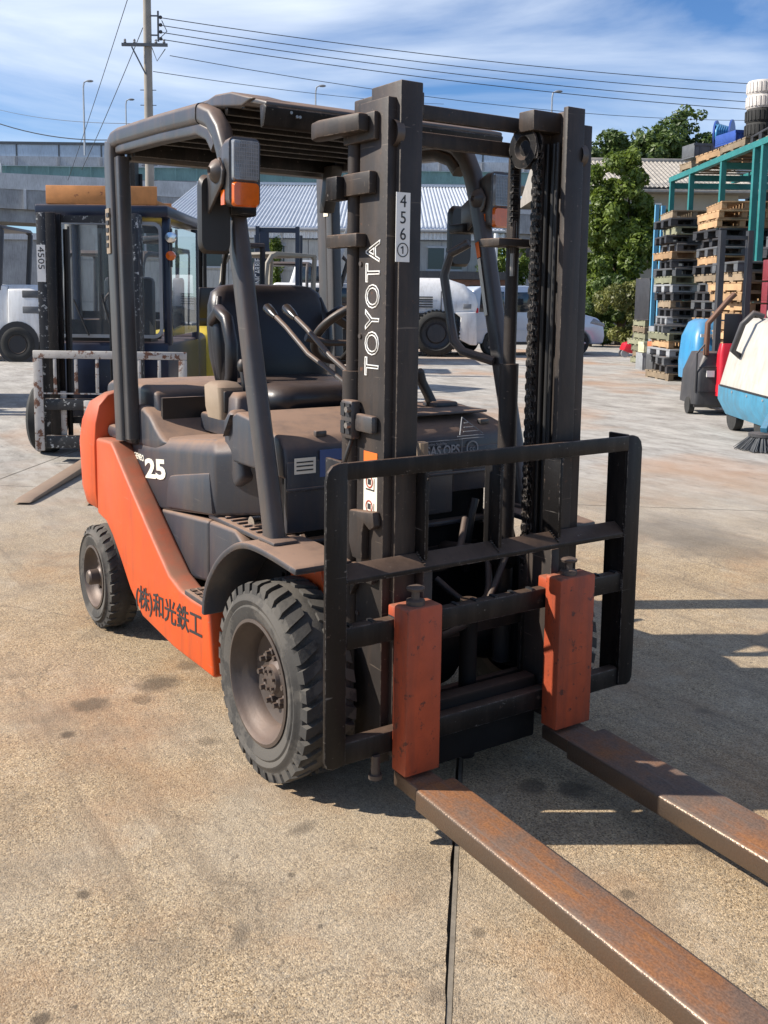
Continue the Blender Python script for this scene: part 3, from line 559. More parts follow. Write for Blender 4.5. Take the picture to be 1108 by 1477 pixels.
MB().box(.205, .222, .285, .385, .20, 1.95).build('rail_back_plate', m_mast, T, bevel=.003)
# ------------------------------------------------------------------ carriage, load backrest, forks
XB = .436
lb = MB().box(XB-.012, XB, -.545, .545, .986, 1.033).build('backrest_top_bar', m_black, T, bevel=.003)
for sd in (-1, 1):
    P = [(sd*.585, .235)]+[(sd*.585, .985)]
    poly = [(sd*.520, .21), (sd*.56, .205), (sd*.578, .212), (sd*.585, .232), (sd*.585, .99), (sd*.579, 1.013), (sd*.565, 1.028), (sd*.545, 1.034), (sd*.520, 1.034)]
    sb = MB().prism(poly, 0, XB-.0115, XB+.0005).build('backrest_side_bar', m_black, T, bevel=.003)
    MB().box(XB-.09, XB-.012, sd*.524, sd*.536, .24, 1.036).build('side_bar_web', m_black, sb, bevel=.002)
for y in (-.255, .012, .248):
    MB().box(XB-.085, XB-.013, y-.006, y+.006, .735, .986).build('backrest_upright', m_black, T, bevel=.002)
MB().add(*(lambda V: (V, [(0,1,3,2),(4,6,7,5),(0,4,5,1),(2,3,7,6),(0,2,6,4),(1,5,7,3)]))([Vector((x, y, z)) for x, y, z in [(XB-.050, -.53, .740), (XB-.050, -.53, .750), (XB-.050, .53, .740), (XB-.050, .53, .750), (XB-.002, -.53, .706), (XB-.002, -.53, .720), (XB-.002, .53, .706), (XB-.002, .53, .720)]])).build('backrest_middle_bar', m_black, T, bevel=.002)
ub = MB().box(.395, .430, -.53, .53, .525, .588).build('upper_carriage_bar', m_black, T, bevel=.006)
for k in range(15):
    y = -.50+k*.0715
    MB().box(.398, .427, y-.006, y+.006, .587, .592).build('fork_notch', m_ink, ub)
MB().box(.390, .430, -.53, .53, .205, .268).build('lower_carriage_bar', m_black, T, bevel=.006)
MB().box(.34, .394, -.20, .20, .10, .30).build('carriage_center_plate', m_dark, T, bevel=.01)
MB().tube([(.30, 0, .05), (.30, 0, .55)], .028, 12).build('free_lift_cylinder', m_dark, T, smooth=50)
MB().tube([(.43, -.42, .15), (.43, -.42, .21)], .013, 10).disc((.43, -.42, .15), .02, 2, .012, 10).build('carriage_stop_pin', m_rim, T, smooth=40)
def fork(y0, y1):
    xs, xf = .438, .505
    sh = MB().prism([(y0, .162), (y1, .162), (y1, .628), (y1-.006, .634), (y0+.006, .634), (y0, .628)], 0, xs, xf).build('fork', m_shank, T, bevel=.006)
    sl = -.042                                        # the fork leans a little towards its tip
    def z_(x): return .160+sl*(x-.5)
    bl = MB().loft([[(x, y0+.012, z_(x)-t), (x, y1-.012, z_(x)-t), (x, y1-.012, z_(x)-.012), (x, y0+.012, z_(x)-.012)] for x, t in ((.43, .055), (.70, .055))]).build('fork_blade', m_rust, sh, bevel=.005)
    L = 2.55
    MB().loft([[(x, a, z_(x)-t0), (x, b, z_(x)-t0), (x, b, z_(x)), (x, a, z_(x))] for x, a, b, t0 in ((.555, y0-.006, y1+.012, .062), (1.9, y0-.006, y1+.012, .060), (L-.12, y0, y1+.006, .045), (L, y0+.04, y1-.04, .03))]).build('fork_sleeve', m_rust, sh, bevel=.010, seg=3, smooth=50)
    MB().lathe([(.026, 0), (.026, .012), (.012, .016), (.011, .036), (.024, .040), (.026, .047), (.018, .051), (.001, .051)], ((xs+xf)/2, (y0+y1)/2-.01, .634), 2, 18).build('fork_lock_pin', m_rim, sh, smooth=35)
    MB().box(xs-.045, xs+.01, y0+.01, y1-.01, .575, .62).build('fork_hook', m_shank, sh, bevel=.006)
    return sh
fork(-.372, -.256); fork(.182, .325)

# welds, bolts, seams
rw = random.Random(21)
def weld(a, b, par, r=.004):
    a, b = Vector(a), Vector(b); n_ = max(3, int((b-a).length/.008)); m_ = MB()
    for k in range(n_): m_.ball(a.lerp(b, (k+.5)/n_)+Vector((0, 0, rw.uniform(-.001, .001))), r*rw.uniform(.8, 1.2), 4)
    m_.build('weld_bead', m_black, par, smooth=60)
for y in (-.255, .012, .248): weld((XB+.0, y-.008, .985), (XB+.0, y-.008, .962), T)
for y in (-.255, .012, .248):
    weld((XB-.048, y-.009, .752), (XB-.004, y-.009, .724), T)
for sd in (-1, 1):
    weld((XB-.008, sd*.520, .752), (XB-.002, sd*.520, .708), T); weld((.43, sd*.520, .53), (.43, sd*.520, .585), T)
MB().box(-.945, -.940, -.548, -.464, .487, .512).build('ledge_seam', m_ink, T)
for z in (.55, .75, .95, 1.15, 1.35, 1.55, 1.75): MB().disc((.235, -.3615, z), .007, 1, .006, 8).build('rail_bolt', m_rim, T)
for y0, y1, z in ((-.30, -.05, .62), (-.18, .12, .70), (.02, .22, .56)):
    P = [Vector((.10, y0, z)), Vector((.18, (y0*2+y1)/3, z-.07)), Vector((.20, (y0+y1*2)/3, z-.05)), Vector((.12, y1, z+.05))]
    MB().tube(cr(P, 4), .012, 8).build('hydraulic_hose', m_knob, T, smooth=60)
for y in (-.29, -.27): MB().tube(cr([(.215, y, .5), (.222, y, 1.0), (.218, y, 1.6), (.225, y, 1.88)], 3), .007, 8).build('mast_hose', m_knob, T, smooth=60)
MB().tube(cr([(.22, -.375, 1.06), (.20, -.39, .98), (.14, -.36, .90), (.06, -.33, .82)], 4), .006, 6).build('sensor_cable', m_knob, T, smooth=60)
# ------------------------------------------------------------------ ground
def concrete(name, tint=(1, 1, 1)):
    M = bpy.data.materials.new(name); M.use_nodes = True; t = M.node_tree; b = t.nodes['Principled BSDF']; L = t.links.new
    b.inputs['Roughness'].default_value = .88; b.inputs['Specular IOR Level'].default_value = .3
    co = N(t, 'ShaderNodeNewGeometry').outputs['Position']
    vo = N(t, 'ShaderNodeTexVoronoi', inp={'Scale': 235, 'Randomness': 1}); L(co, vo.inputs['Vector'])
    ra = N(t, 'ShaderNodeValToRGB'); e = ra.color_ramp.elements
    e[0].position = 0; e[0].color = (.11, .085, .058, 1); e[1].position = 1; e[1].color = (.50, .42, .31, 1)
    for p, c_ in ((.2, (.25, .195, .13, 1)), (.45, (.37, .295, .20, 1)), (.62, (.23, .205, .17, 1)), (.8, (.42, .34, .235, 1))): k = ra.color_ramp.elements.new(p); k.color = c_
    sp = N(t, 'ShaderNodeSeparateXYZ'); L(vo.outputs['Color'], sp.inputs[0]); L(sp.outputs[0], ra.inputs[0])
    col = ra.outputs[0]
    def noise(sc, det=6, ro=.6, off=0, sq=None):
        n = N(t, 'ShaderNodeTexNoise', inp={'Scale': sc, 'Detail': det, 'Roughness': ro}); mp_ = N(t, 'ShaderNodeMapping'); mp_.inputs['Location'].default_value = (off, off*.7, 0)
        if sq: mp_.inputs['Scale'].default_value = sq
        L(co, mp_.inputs[0]); L(mp_.outputs[0], n.inputs[0]); return n.outputs[0]
    def ramp(v, a, b_, lo=0., hi=1.):
        m_ = N(t, 'ShaderNodeMapRange', inp={1: a, 2: b_, 3: lo, 4: hi}); L(v, m_.inputs[0]); return m_.outputs[0]
    def mix(fac, col, c2, mode='MIX', k=1.):
        mm = N(t, 'ShaderNodeMixRGB', blend_type=mode)
        if k != 1:
            q = N(t, 'ShaderNodeMath', operation='MULTIPLY'); L(fac, q.inputs[0]); q.inputs[1].default_value = k; fac = q.outputs[0]
        L(fac, mm.inputs[0]); L(col, mm.inputs[1]); mm.inputs[2].default_value = (*c2, 1); return mm.outputs[0]
    # pale worn cement, brown and grey patches, oil spots
    col = mix(ramp(noise(.8, 5), .45, .68), col, (.33, .31, .275), k=.65)
    col = mix(ramp(noise(1.7, 6, .6, 11), .50, .72), col, (.29, .175, .095), k=.68)
    col = mix(ramp(noise(2.6, 8, .7, 23), .50, .74), col, (.13, .11, .09), k=.62)
    col = mix(ramp(noise(7.5, 7, .7, 61), .53, .72), col, (.16, .135, .105), k=.55)
    col = mix(ramp(noise(5.0, 7, .7, 71), .55, .74), col, (.46, .42, .36), k=.45)
    col = mix(ramp(noise(3.3, 2, .4, 37), .70, .735), col, (.10, .085, .07), k=.62)
    col = mix(ramp(noise(24, 4, .6, 5), .66, .72), col, (.08, .07, .06), k=.75)
    col = mix(ramp(noise(60, 2, .5, 9), .70, .74), col, (.50, .46, .40), k=.5)
    # coarse grit, tyre tracks and hairline cracks
    col = mix(ramp(noise(85, 3, .6, 15), .58, .68), col, (.12, .095, .07), k=.5)
    for ang_, of_ in ((.55, 3), (-.35, 8)):
        tm = N(t, 'ShaderNodeMapping'); tm.inputs['Rotation'].default_value = (0, 0, ang_); tm.inputs['Location'].default_value = (of_, of_, 0); tm.inputs['Scale'].default_value = (.35, 5.5, 1); L(co, tm.inputs[0])
        tn_ = N(t, 'ShaderNodeTexNoise', inp={'Scale': 1.0, 'Detail': 7, 'Roughness': .72, 'Distortion': .3}); L(tm.outputs[0], tn_.inputs[0]); col = mix(ramp(tn_.outputs[0], .54, .72), col, (.15, .125, .10), k=.6)
    wv = N(t, 'ShaderNodeTexNoise', inp={'Scale': 3.5, 'Detail': 6, 'Roughness': .7}); L(co, wv.inputs[0])
    wa = N(t, 'ShaderNodeVectorMath', operation='MULTIPLY_ADD'); L(wv.outputs['Color'], wa.inputs[0]); wa.inputs[1].default_value = (.35, .35, 0); L(co, wa.inputs[2])
    vk = N(t, 'ShaderNodeTexVoronoi', feature='DISTANCE_TO_EDGE', inp={'Scale': .55}); L(wa.outputs[0], vk.inputs['Vector'])
    ck = N(t, 'ShaderNodeMath', operation='MULTIPLY'); L(ramp(vk.outputs['Distance'], .0012, .003, 1, 0), ck.inputs[0]); L(ramp(noise(.5, 3, .5, 91), .48, .58), ck.inputs[1]); col = mix(ck.outputs[0], col, (.10, .085, .07), k=.4)
    for (sx_, sy_, ra_, k_) in ((228, 985, .085, .75), (130, 1018, .07, .7), (96, 1060, .03, .85), (205, 1010, .05, .5), (270, 960, .05, .5), (300, 1070, .035, .5), (120, 1290, .02, .8), (960, 765, .45, .6), (1040, 790, .35, .5), (60, 1470, .022, .85), (420, 1262, .012, .7), (880, 1330, .03, .6), (905, 1290, .02, .7), (770, 1135, .05, .7), (830, 1140, .06, .7), (690, 1345, .02, .6)):
        c0 = gnd(sx_, sy_); dd = N(t, 'ShaderNodeVectorMath', operation='DISTANCE'); L(co, dd.inputs[0]); dd.inputs[1].default_value = c0
        ad = N(t, 'ShaderNodeMath', operation='MULTIPLY_ADD'); L(noise(14/max(ra_*10, 1), 5, .6, sx_), ad.inputs[0]); ad.inputs[1].default_value = ra_*1.6; L(dd.outputs['Value'], ad.inputs[2])
        col = mix(ramp(ad.outputs[0], ra_*1.35, ra_*1.95, 1, 0), col, (.085, .07, .055), k=k_)
    # far away the aggregate is smoothed off: rusty streaks and pale cement
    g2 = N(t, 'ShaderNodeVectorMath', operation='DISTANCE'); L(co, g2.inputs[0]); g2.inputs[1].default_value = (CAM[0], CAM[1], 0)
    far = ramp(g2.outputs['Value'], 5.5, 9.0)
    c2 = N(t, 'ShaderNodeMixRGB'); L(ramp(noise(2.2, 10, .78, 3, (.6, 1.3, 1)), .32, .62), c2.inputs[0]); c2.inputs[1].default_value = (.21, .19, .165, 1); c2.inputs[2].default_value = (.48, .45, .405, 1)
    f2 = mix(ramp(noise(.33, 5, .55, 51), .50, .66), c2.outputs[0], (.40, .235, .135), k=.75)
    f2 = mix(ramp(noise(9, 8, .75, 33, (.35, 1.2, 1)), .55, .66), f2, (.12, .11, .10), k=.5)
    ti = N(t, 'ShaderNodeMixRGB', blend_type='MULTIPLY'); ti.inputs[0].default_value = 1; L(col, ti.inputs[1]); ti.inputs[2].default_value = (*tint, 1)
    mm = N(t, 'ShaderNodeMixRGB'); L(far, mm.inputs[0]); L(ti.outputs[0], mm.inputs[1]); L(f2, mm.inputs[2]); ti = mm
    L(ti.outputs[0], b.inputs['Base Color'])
    h = N(t, 'ShaderNodeMath', operation='ADD'); L(ramp(vo.outputs['Distance'], 0, .6, 1, 0), h.inputs[0]); L(ramp(noise(45, 4), .2, .8, 0, 1.2), h.inputs[1])
    bp = N(t, 'ShaderNodeBump', inp={'Strength': .5, 'Distance': .003}); L(h.outputs[0], bp.inputs['Height']); L(bp.outputs[0], b.inputs['Normal'])
    return M
m_conc = concrete('exposed_aggregate_concrete', (1.17, 1.07, .93))
m_filler = mat('joint_filler', (.20, .17, .13), .9, var=.25, vs=20, bump=.2)
m_gap = mat('joint_dirt', (.035, .03, .026), .95, var=.3)
gr = MB().add([(-900, -900, -.03), (900, -900, -.03), (900, 900, -.03), (-900, 900, -.03)], [(0, 1, 2, 3)]).build('ground', mat('ground_earth', (.16, .14, .11), .95, var=.2, vs=.5), smooth=0)
gr['kind'] = 'structure'
# concrete slabs: one joint runs under the forks, one crosses behind the truck
Ja, Jb = gnd(655, 1200), gnd(640, 1477); jd = (Jb-Ja).normalized(); jn = Vector((-jd.y, jd.x, 0))
Ka = gnd(830, 728); kd = (gnd(1108, 735)-Ka).normalized(); ko = (Ka-Ja).dot(jd)
if jn.dot(RH) < 0: jn = -jn
us = [ko-27, ko-18, ko-9, ko, ko+9, ko+18]; vs_ = [-21, -14, -7, 0, 7, 14, 21, 28]
rj = random.Random(3)
def W_(u, v): return Ja+jd*u+jn*v
for i in range(len(us)-1):
    for j in range(len(vs_)-1):
        u0, u1, v0, v1 = us[i]+.006, us[i+1]-.006, vs_[j]+.007, vs_[j+1]-.007
        main = (i == 3)
        if not main: v0, v1 = v0+3.3, v1+3.3
        n = 260 if main and j in (2, 3) else 1
        top = []
        if main and j == 2:      # ragged cracked edge along the filled joint
            A = [(u0, v0), (u1, v0)]; x = -.004
            for k in range(n+1):
                x = max(-.006, min(.002, x+rj.uniform(-.003, .003))); A.append((u1+(u0-u1)*k/n, x))
        elif main and j == 3:
            A = [(u0, v0+.010), (u1, v0+.010), (u1, v1), (u0, v1)]
        else: A = [(u0, v0), (u1, v0), (u1, v1), (u0, v1)]
        P = [W_(*a) for a in A]
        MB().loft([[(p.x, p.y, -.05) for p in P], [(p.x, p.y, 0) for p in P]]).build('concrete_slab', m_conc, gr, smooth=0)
P = [W_(*a) for a in ((us[3], .004), (us[4], .004), (us[4], .0155), (us[3], .0155))]
MB().loft([[(p.x, p.y, -.05) for p in P], [(p.x, p.y, -.003) for p in P]]).build('joint_filler', m_filler, gr, smooth=0)
far_ = MB()
# ------------------------------------------------------------------ the yard behind (distances are metres from the camera's foot: across, away, up)
CG = Vector((CAM[0], CAM[1], 0)); RZ = YAW-math.pi/2
def KW(lat, D, z=0.): return CG+RH*lat+FH*D+Vector((0, 0, z))
def bt(name, label, cat, lat, D, yaw=0., group=None, z=0.):
    o = thing(name, label, cat, group, KW(lat, D, z)); o.rotation_euler = (0, 0, RZ+R_(yaw)); return o
def at(px, py, D):                        # across / up of a pixel at distance D
    d = ray(px, py); P = Vector(CAM)+d*(D/d.dot(FH)); return (P-CG).dot(RH), P.z
def place(o, lat, D, yaw=0., z=0.): o.location = KW(lat, D, z); o.rotation_euler = (0, 0, RZ+R_(yaw)); return o
m_glass = glass('window_glass', (.55, .62, .66), .03, trans=.9)
m_dglass = mat('tinted_window', (.02, .025, .03), .08, var=.05, spec=.8)
m_wpaint = mat('white_paint', (.78, .78, .77), .35, var=.06, dust=.2, coat=.3, grime=(.42, .40, .36), gk=.45)
m_rim2 = mat('alloy_rim', (.35, .35, .36), .35, metal=.7, var=.1)
m_btyre = mat('plain_tyre', (.025, .025, .024), .85, var=.3, vs=10, dust=.3, dcol=(.13, .12, .10))
m_flake = mat('flaking_black_paint', (.012, .013, .016), .5, var=.3, spots=(.40, .41, .40), sscale=24, sth=.57, dust=.2)
m_navy = mat('navy_cab_paint', (.010, .016, .036), .3, var=.3, spots=(.30, .32, .34), sscale=26, sth=.70, dust=.3)
m_rustwhite = mat('rust_spotted_white', (.46, .43, .39), .65, var=.2, spots=(.15, .065, .035), sscale=14, sth=.53, bump=.1)
m_wood = mat('pallet_wood', (.40, .25, .13), .8, rnd=.3, var=.35, vs=4, bump=.15, bs=40)
m_wood2 = mat('weathered_wood', (.23, .175, .115), .85, rnd=.3, var=.35, vs=4, bump=.15, bs=40)
m_wood3 = mat('greenish_wood', (.20, .20, .13), .85, rnd=.3, var=.3, vs=4)
m_pgrey = mat('grey_plastic', (.085, .090, .095), .55, rnd=.3, var=.2, dust=.3)
m_pblack = mat('black_pallet_plastic', (.03, .031, .034), .55, rnd=.3, var=.25, dust=.35)
m_plgrey = mat('light_grey_plastic', (.24, .25, .26), .55, rnd=.3, var=.15, dust=.2)
m_teal = mat('teal_steel', (.024, .18, .175), .5, var=.15, dust=.25)
m_lblue = mat('light_blue_steel', (.12, .34, .52), .5, var=.12)
m_red = mat('red_paint', (.55, .015, .03), .35, var=.1)
m_skyblue = mat('machine_blue', (.04, .25, .48), .35, var=.12, dust=.2, grime=(.08, .15, .20), gk=.5)
m_sblue = mat('sweeper_blue', (.05, .24, .38), .4, var=.15, dust=.2, grime=(.09, .13, .15), gk=.6, scr=.5)
m_swhite = mat('sweeper_cream', (.50, .475, .42), .42, var=.08, dust=.15, grime=(.30, .27, .22), gk=.55, scr=.4)
m_yellow = mat('yellow_paint', (.52, .38, .03), .4, var=.15, dust=.15)
m_charc = mat('charcoal_paint', (.040, .041, .045), .45, var=.2, dust=.3, grime=(.10, .09, .08), gk=.5)
m_brown = mat('brown_handle', (.14, .065, .035), .6, var=.2)
m_concr = mat('viaduct_concrete', (.52, .53, .54), .85, var=.2, vs=.6, grime=(.24, .235, .225), gk=.6)
m_concd = mat('stained_concrete', (.36, .355, .35), .9, var=.25, vs=.8, grime=(.16, .155, .15), gk=.6)
m_barrier = mat('noise_barrier', (.52, .60, .68), .5, var=.15, vs=.5, grime=(.30, .33, .36), gk=.5)
m_green = mat('girder_green', (.22, .36, .33), .5, var=.15, vs=.4, grime=(.12, .17, .15), gk=.5)
m_dgrey = mat('dark_metal_rail', (.11, .115, .12), .5, var=.15)
m_sheet = mat('galvanised_sheet', (.50, .53, .57), .45, metal=.2, var=.08, vs=1)
m_wall = mat('panel_wall', (.45, .44, .40), .8, var=.12, vs=1, rnd=.10, grime=(.26, .25, .22), gk=.6)
m_brick = mat('brick_shed', (.16, .085, .06), .85, var=.3, vs=6)
m_tile = mat('roof_tile', (.33, .30, .26), .7, var=.2, vs=3)
m_plaster = mat('house_plaster', (.42, .38, .30), .85, var=.08, vs=1)
m_pole = mat('concrete_pole', (.30, .27, .23), .85, var=.15, vs=2)
m_wire = mat('wire_black', (.04, .045, .05), .6, var=0)
m_galv = mat('galvanised_steel', (.42, .43, .44), .45, metal=.5, var=.1)
# ---------------- simple machines built in a frame: +x forward, y left, z up
def simple_wheel(par, x, y, r, w, rimr, nm='wheel', rm=None):
    s_ = 1 if y > 0 else -1
    ww = MB().lathe([(rimr, .0), (rimr-.02, .03), (rimr*.55, .05), (rimr*.5, .02), (.001, .02)], (x, y, r), 1, 20, -s_).build(nm, rm or m_rim, par, smooth=35)
    t = MB().lathe([(rimr-.005, .015), (rimr+.02, .0), (r*.9, .0), (r*.975, .012), (r, .035), (r, w-.03), (r*.97, w-.01), (rimr, w)], (x, y, r), 1, 28, -s_)
    for i in range(22):
        a = 2*math.pi*i/22; c_, n_ = math.cos(a), math.sin(a); tt = Vector((-n_, 0, c_))*(r*.07)
        q = Vector((x, y, r)); e = Vector((c_, 0, n_)); V = []
        for rr in (r*.97, r*1.025):
            for h in (.012, w-.012):
                for k in (-1, 1): V.append(q+e*rr+tt*k+Vector((0, -s_*h, 0)))
        t.add(V, [(4, 5, 7, 6), (0, 1, 5, 4), (2, 6, 7, 3), (0, 4, 6, 2), (1, 3, 7, 5)])
    t.build('tyre', m_btyre, ww, smooth=35); return ww
def machine_forklift(name, label, lat, D, yaw, body, cw, sc=1., L=2.1, Wd=.56, H=2.05, mast=2.0, mastm=None, guardm=None, group='forklifts parked in the yard', vents=False, guard=True, mastw=.36):
    t = bt(name, label, 'forklift', lat, D, yaw, group); t.scale = (sc, sc, sc); mastm = mastm or m_black; guardm = guardm or m_charc
    xr = -L
    rings = []
    for z, dx, hw in ((.28, .06, .93), (.40, 0, 1), (.85, -.01, 1), (1.0, .05, .97), (1.08, .16, .85)):
        P = [(xr+.55, -Wd*hw), (xr+dx+.14, -Wd*hw), (xr+dx+.03, -Wd*hw+.08), (xr+dx, -Wd*hw+.18)]
        rings.append([(x, y, z) for x, y in P+[(x, -y) for x, y in P[::-1]]])
    c_ = MB().loft(rings).build('counterweight', cw, t, bevel=.02, smooth=45)
    if vents:
        for z in (.62, .86): MB().box(xr-.012, xr+.02, -.30, -.06, z, z+.09).build('cooling_slot', m_ink, c_, bevel=.01)
        for z in (.68, .90): MB().box(xr+.08, xr+.34, Wd-.015, Wd+.006, z, z+.10).build('cooling_slot', m_pgrey, c_, bevel=.01)
    MB().prism([(xr+.56, .26), (xr+.56, 1.06), (xr+.75, 1.08), (-.55, 1.0), (-.5, .55), (-.3, .55), (-.25, .85), (-.05, .9), (-.05, .3)], 1, -Wd+.04, Wd-.04).build('body', body, t, bevel=.02)
    for y in (-Wd, Wd):
        simple_wheel(t, .0, y, .32, .2, .18); simple_wheel(t, xr+.42, y*1.03, .25, .16, .13); MB().disc((xr+.42, y*1.004, .27), .30, 1, .012, 28).build('wheel_well', m_ink, c_)
    if guard:
        for y in (-Wd+.06, Wd-.06):
            MB().sweep([(-.08, y, .85), (-.25, y, H-.18), (-.34, y, H-.06), (-.46, y, H-.03)], rrect(.07, .055, .014, 2)).build('front_pillar', guardm, t, smooth=45)
            MB().sweep([(xr+.68, y, 1.0), (xr+.62, y, H-.08), (xr+.66, y, H-.035)], rrect(.07, .055, .014, 2)).build('rear_pillar', guardm, t, smooth=45)
        rf_ = MB().prism([(xr+.58, H-.05), (xr+.62, H), (-.42, H+.01), (-.34, H-.03), (-.40, H-.06)], 1, -Wd+.03, Wd-.03).build('roof', guardm, t, bevel=.012)
        MB().loft([sring(-.95, 0, 1.05, .44, .42), sring(-.95, 0, 1.18, .46, .46)]).build('seat', m_vinyl, t, bevel=.02)
        MB().loft([sring(-1.12, 0, 1.16, .44, .12), sring(-1.18, 0, 1.55, .40, .09)]).build('seat_backrest', m_vinyl, t, bevel=.02)
        MB().prism([(-.30, .9), (-.28, 1.15), (-.14, 1.12), (-.08, .9)], 1, -.38, .38).build('dashboard', m_knob, t, bevel=.015)
        MB().tube([(-.50+.0*k, .15*math.cos(k*math.pi/8), 1.30+.15*math.sin(k*math.pi/8)) for k in range(17)], .014, 6).build('steering_wheel', m_knob, t)
    if mast:
        for y in (-mastw, mastw):
            s_ = 1 if y > 0 else -1
            MB().prism([(.22, y), (.36, y), (.36, y-s_*.07), (.33, y-s_*.07), (.33, y-s_*.02), (.25, y-s_*.02), (.25, y-s_*.06), (.22, y-s_*.06)], 2, .12, mast).build('mast_rail', mastm, t)
            MB().tube([(.18, y*1.05, .2), (.18, y*1.05, mast-.15)], .028, 10).build('lift_cylinder', mastm, t, smooth=50)
            fk = MB().box(.42, .47, y*.8-.06, y*.8+.06, .06, .58).build('fork', m_black, t, bevel=.006)
            MB().prism([(.42, .03), (1.4, .04), (1.45, .05), (1.4, .07), (.42, .085)], 1, y*.8-.055, y*.8+.055).build('fork_blade', m_black, fk)
        for z in (.3, 1.2, mast-.06): MB().box(.23, .26, -mastw+.02, mastw-.02, z-.05, z+.04).build('mast_crossmember', mastm, t)
        for z in (.50, .16): MB().box(.38, .42, -.5, .5, z, z+.07).build('carriage_bar', mastm, t, bevel=.006)
    return t
# -- left edge of the yard and the row of parked forklifts
machine_forklift('forklift', 'white forklift parked behind the navy cabbed forklift, black guard posts', -10.25, 21.6, 180, m_wpaint, m_wpaint, 1.5, L=2.1, Wd=.62, H=1.9, mast=1.9, vents=True)
machine_forklift('forklift', 'forklift with a pale grey counterweight at the yard edge beside the rusty carriage', -6.62, 12.0, 250, m_plgrey, m_plgrey, L=2.1, H=2.05, mast=2.0)
machine_forklift('forklift', 'yellow forklift tucked behind the navy cabbed forklift', -2.75, 13.4, 120, m_yellow, m_yellow, L=2.2, H=2.1, mast=2.3, guardm=m_black)
machine_forklift('forklift', 'forklift with a beige guard roof standing before the ivy wall', -2.35, 15.2, 230, m_charc, m_plgrey, L=1.9, H=2.12, mast=0, guardm=mat('beige_guard', (.26, .23, .18), .6, var=.1))
uf = machine_forklift('forklift', 'dark blue forklift with lettered black mast facing the yard', -2.0, 18.6, 270, m_navy, m_navy, L=2.2, H=2.1, mast=2.72, mastm=mat('blueblack_mast', (.022, .03, .05), .4, var=.2), mastw=.40)
text('mast_lettering', 'UNICARRIERS', m_white, uf, (.372, -.30, 1.60), (0, 0, 1), (0, -1, 0), .16, .001, wid=.66)
MB().box(.372, .376, -.32, -.15, 1.58, 2.62).build('mast_web_plate', m_navy, uf)
machine_forklift('forklift', 'forklift whose tall black mast rises above the navy cab roof', -3.65, 14.3, 262, m_charc, m_charc, L=2.0, H=2.0, mast=3.28, mastw=.20)
# ---------------- navy cabbed forklift with rust spotted carriage
B = bt('forklift', 'navy cabbed forklift with flaking mast and rust spotted white load backrest', 'forklift', -2.34, 8.35, 0, 'forklifts parked in the yard')
fr = MB().box(-.655, .655, -.02, .0, .905, .972).build('load_backrest', m_rustwhite, B, bevel=.006)
for x0, x1 in ((-.655, -.575), (.585, .655)): MB().box(x0, x1, -.021, -.001, .11, .904).build('backrest_side_bar', m_rustwhite, fr, bevel=.006)
MB().box(-.574, .584, -.015, -.005, .60, .612).build('backrest_cross_rod', m_rustwhite, fr)
for x in (-.47, -.29, -.11, .07, .25, .42): MB().box(x-.014, x+.014, -.018, -.006, .613, .904).build('backrest_upright', m_rustwhite, fr, bevel=.003)
MB().box(-.57, .58, .002, .05, .13, .24).build('carriage_bar', m_flake, B, bevel=.006)
MB().box(-.57, .58, .002, .05, .46, .56).build('carriage_bar', m_flake, B, bevel=.006)
for x in (-.50, .10): MB().box(x, x+.10, .051, .059, .24, .62).build('carriage_side_plate', m_rustwhite, B, bevel=.002)
for x in (-.16, .33):
    f_ = MB().box(x-.06, x+.06, -.055, -.022, .05, .55).build('fork', m_rustwhite if x < 0 else m_flake, B, bevel=.005)
    MB().prism([(-.02, .012), (-1.60, .008), (-1.70, .016), (-1.6, .03), (-.02, .07)], 0, x-.06, x+.06).build('fork_blade', m_tan, f_, bevel=.004)
XM = -.19
for sx in (-1, 1):
    rl = MB().prism([(XM+sx*.43, .06), (XM+sx*.43, .22), (XM+sx*.35, .22), (XM+sx*.35, .19), (XM+sx*.41, .19), (XM+sx*.41, .09), (XM+sx*.35, .09), (XM+sx*.35, .06)], 2, .12, 2.13).build('mast_rail', m_flake, B, bevel=.003)
    MB().prism([(XM+sx*.34, .03), (XM+sx*.34, .20), (XM+sx*.26, .20), (XM+sx*.26, .17), (XM+sx*.32, .17), (XM+sx*.32, .06), (XM+sx*.26, .06), (XM+sx*.26, .03)], 2, .14, 2.13).build('inner_mast_rail', m_black, B, bevel=.003)
    MB().tube([(XM+sx*.22, .18, .2), (XM+sx*.22, .18, 2.0)], .022, 10).build('lift_cylinder', m_black, B, smooth=50)
    MB().tube([(XM+sx*.17, .10, .5), (XM+sx*.17, .10, 2.02)], .010, 6).build('mast_hose', m_knob, B)
for z in (.32, 2.06): MB().box(XM-.34, XM+.34, .21, .24, z, z+.06).build('mast_crossmember', m_flake, B)
stk = MB().box(-.618, -.545, .052, .058, 1.55, 1.86).build('fleet_number_sticker', m_white, B, smooth=0)
text('fleet_number', '4505', m_ink, stk, (-.606, .0505, 1.845), (0, 0, -1), (1, 0, 0), .075, .001, wid=1.3)
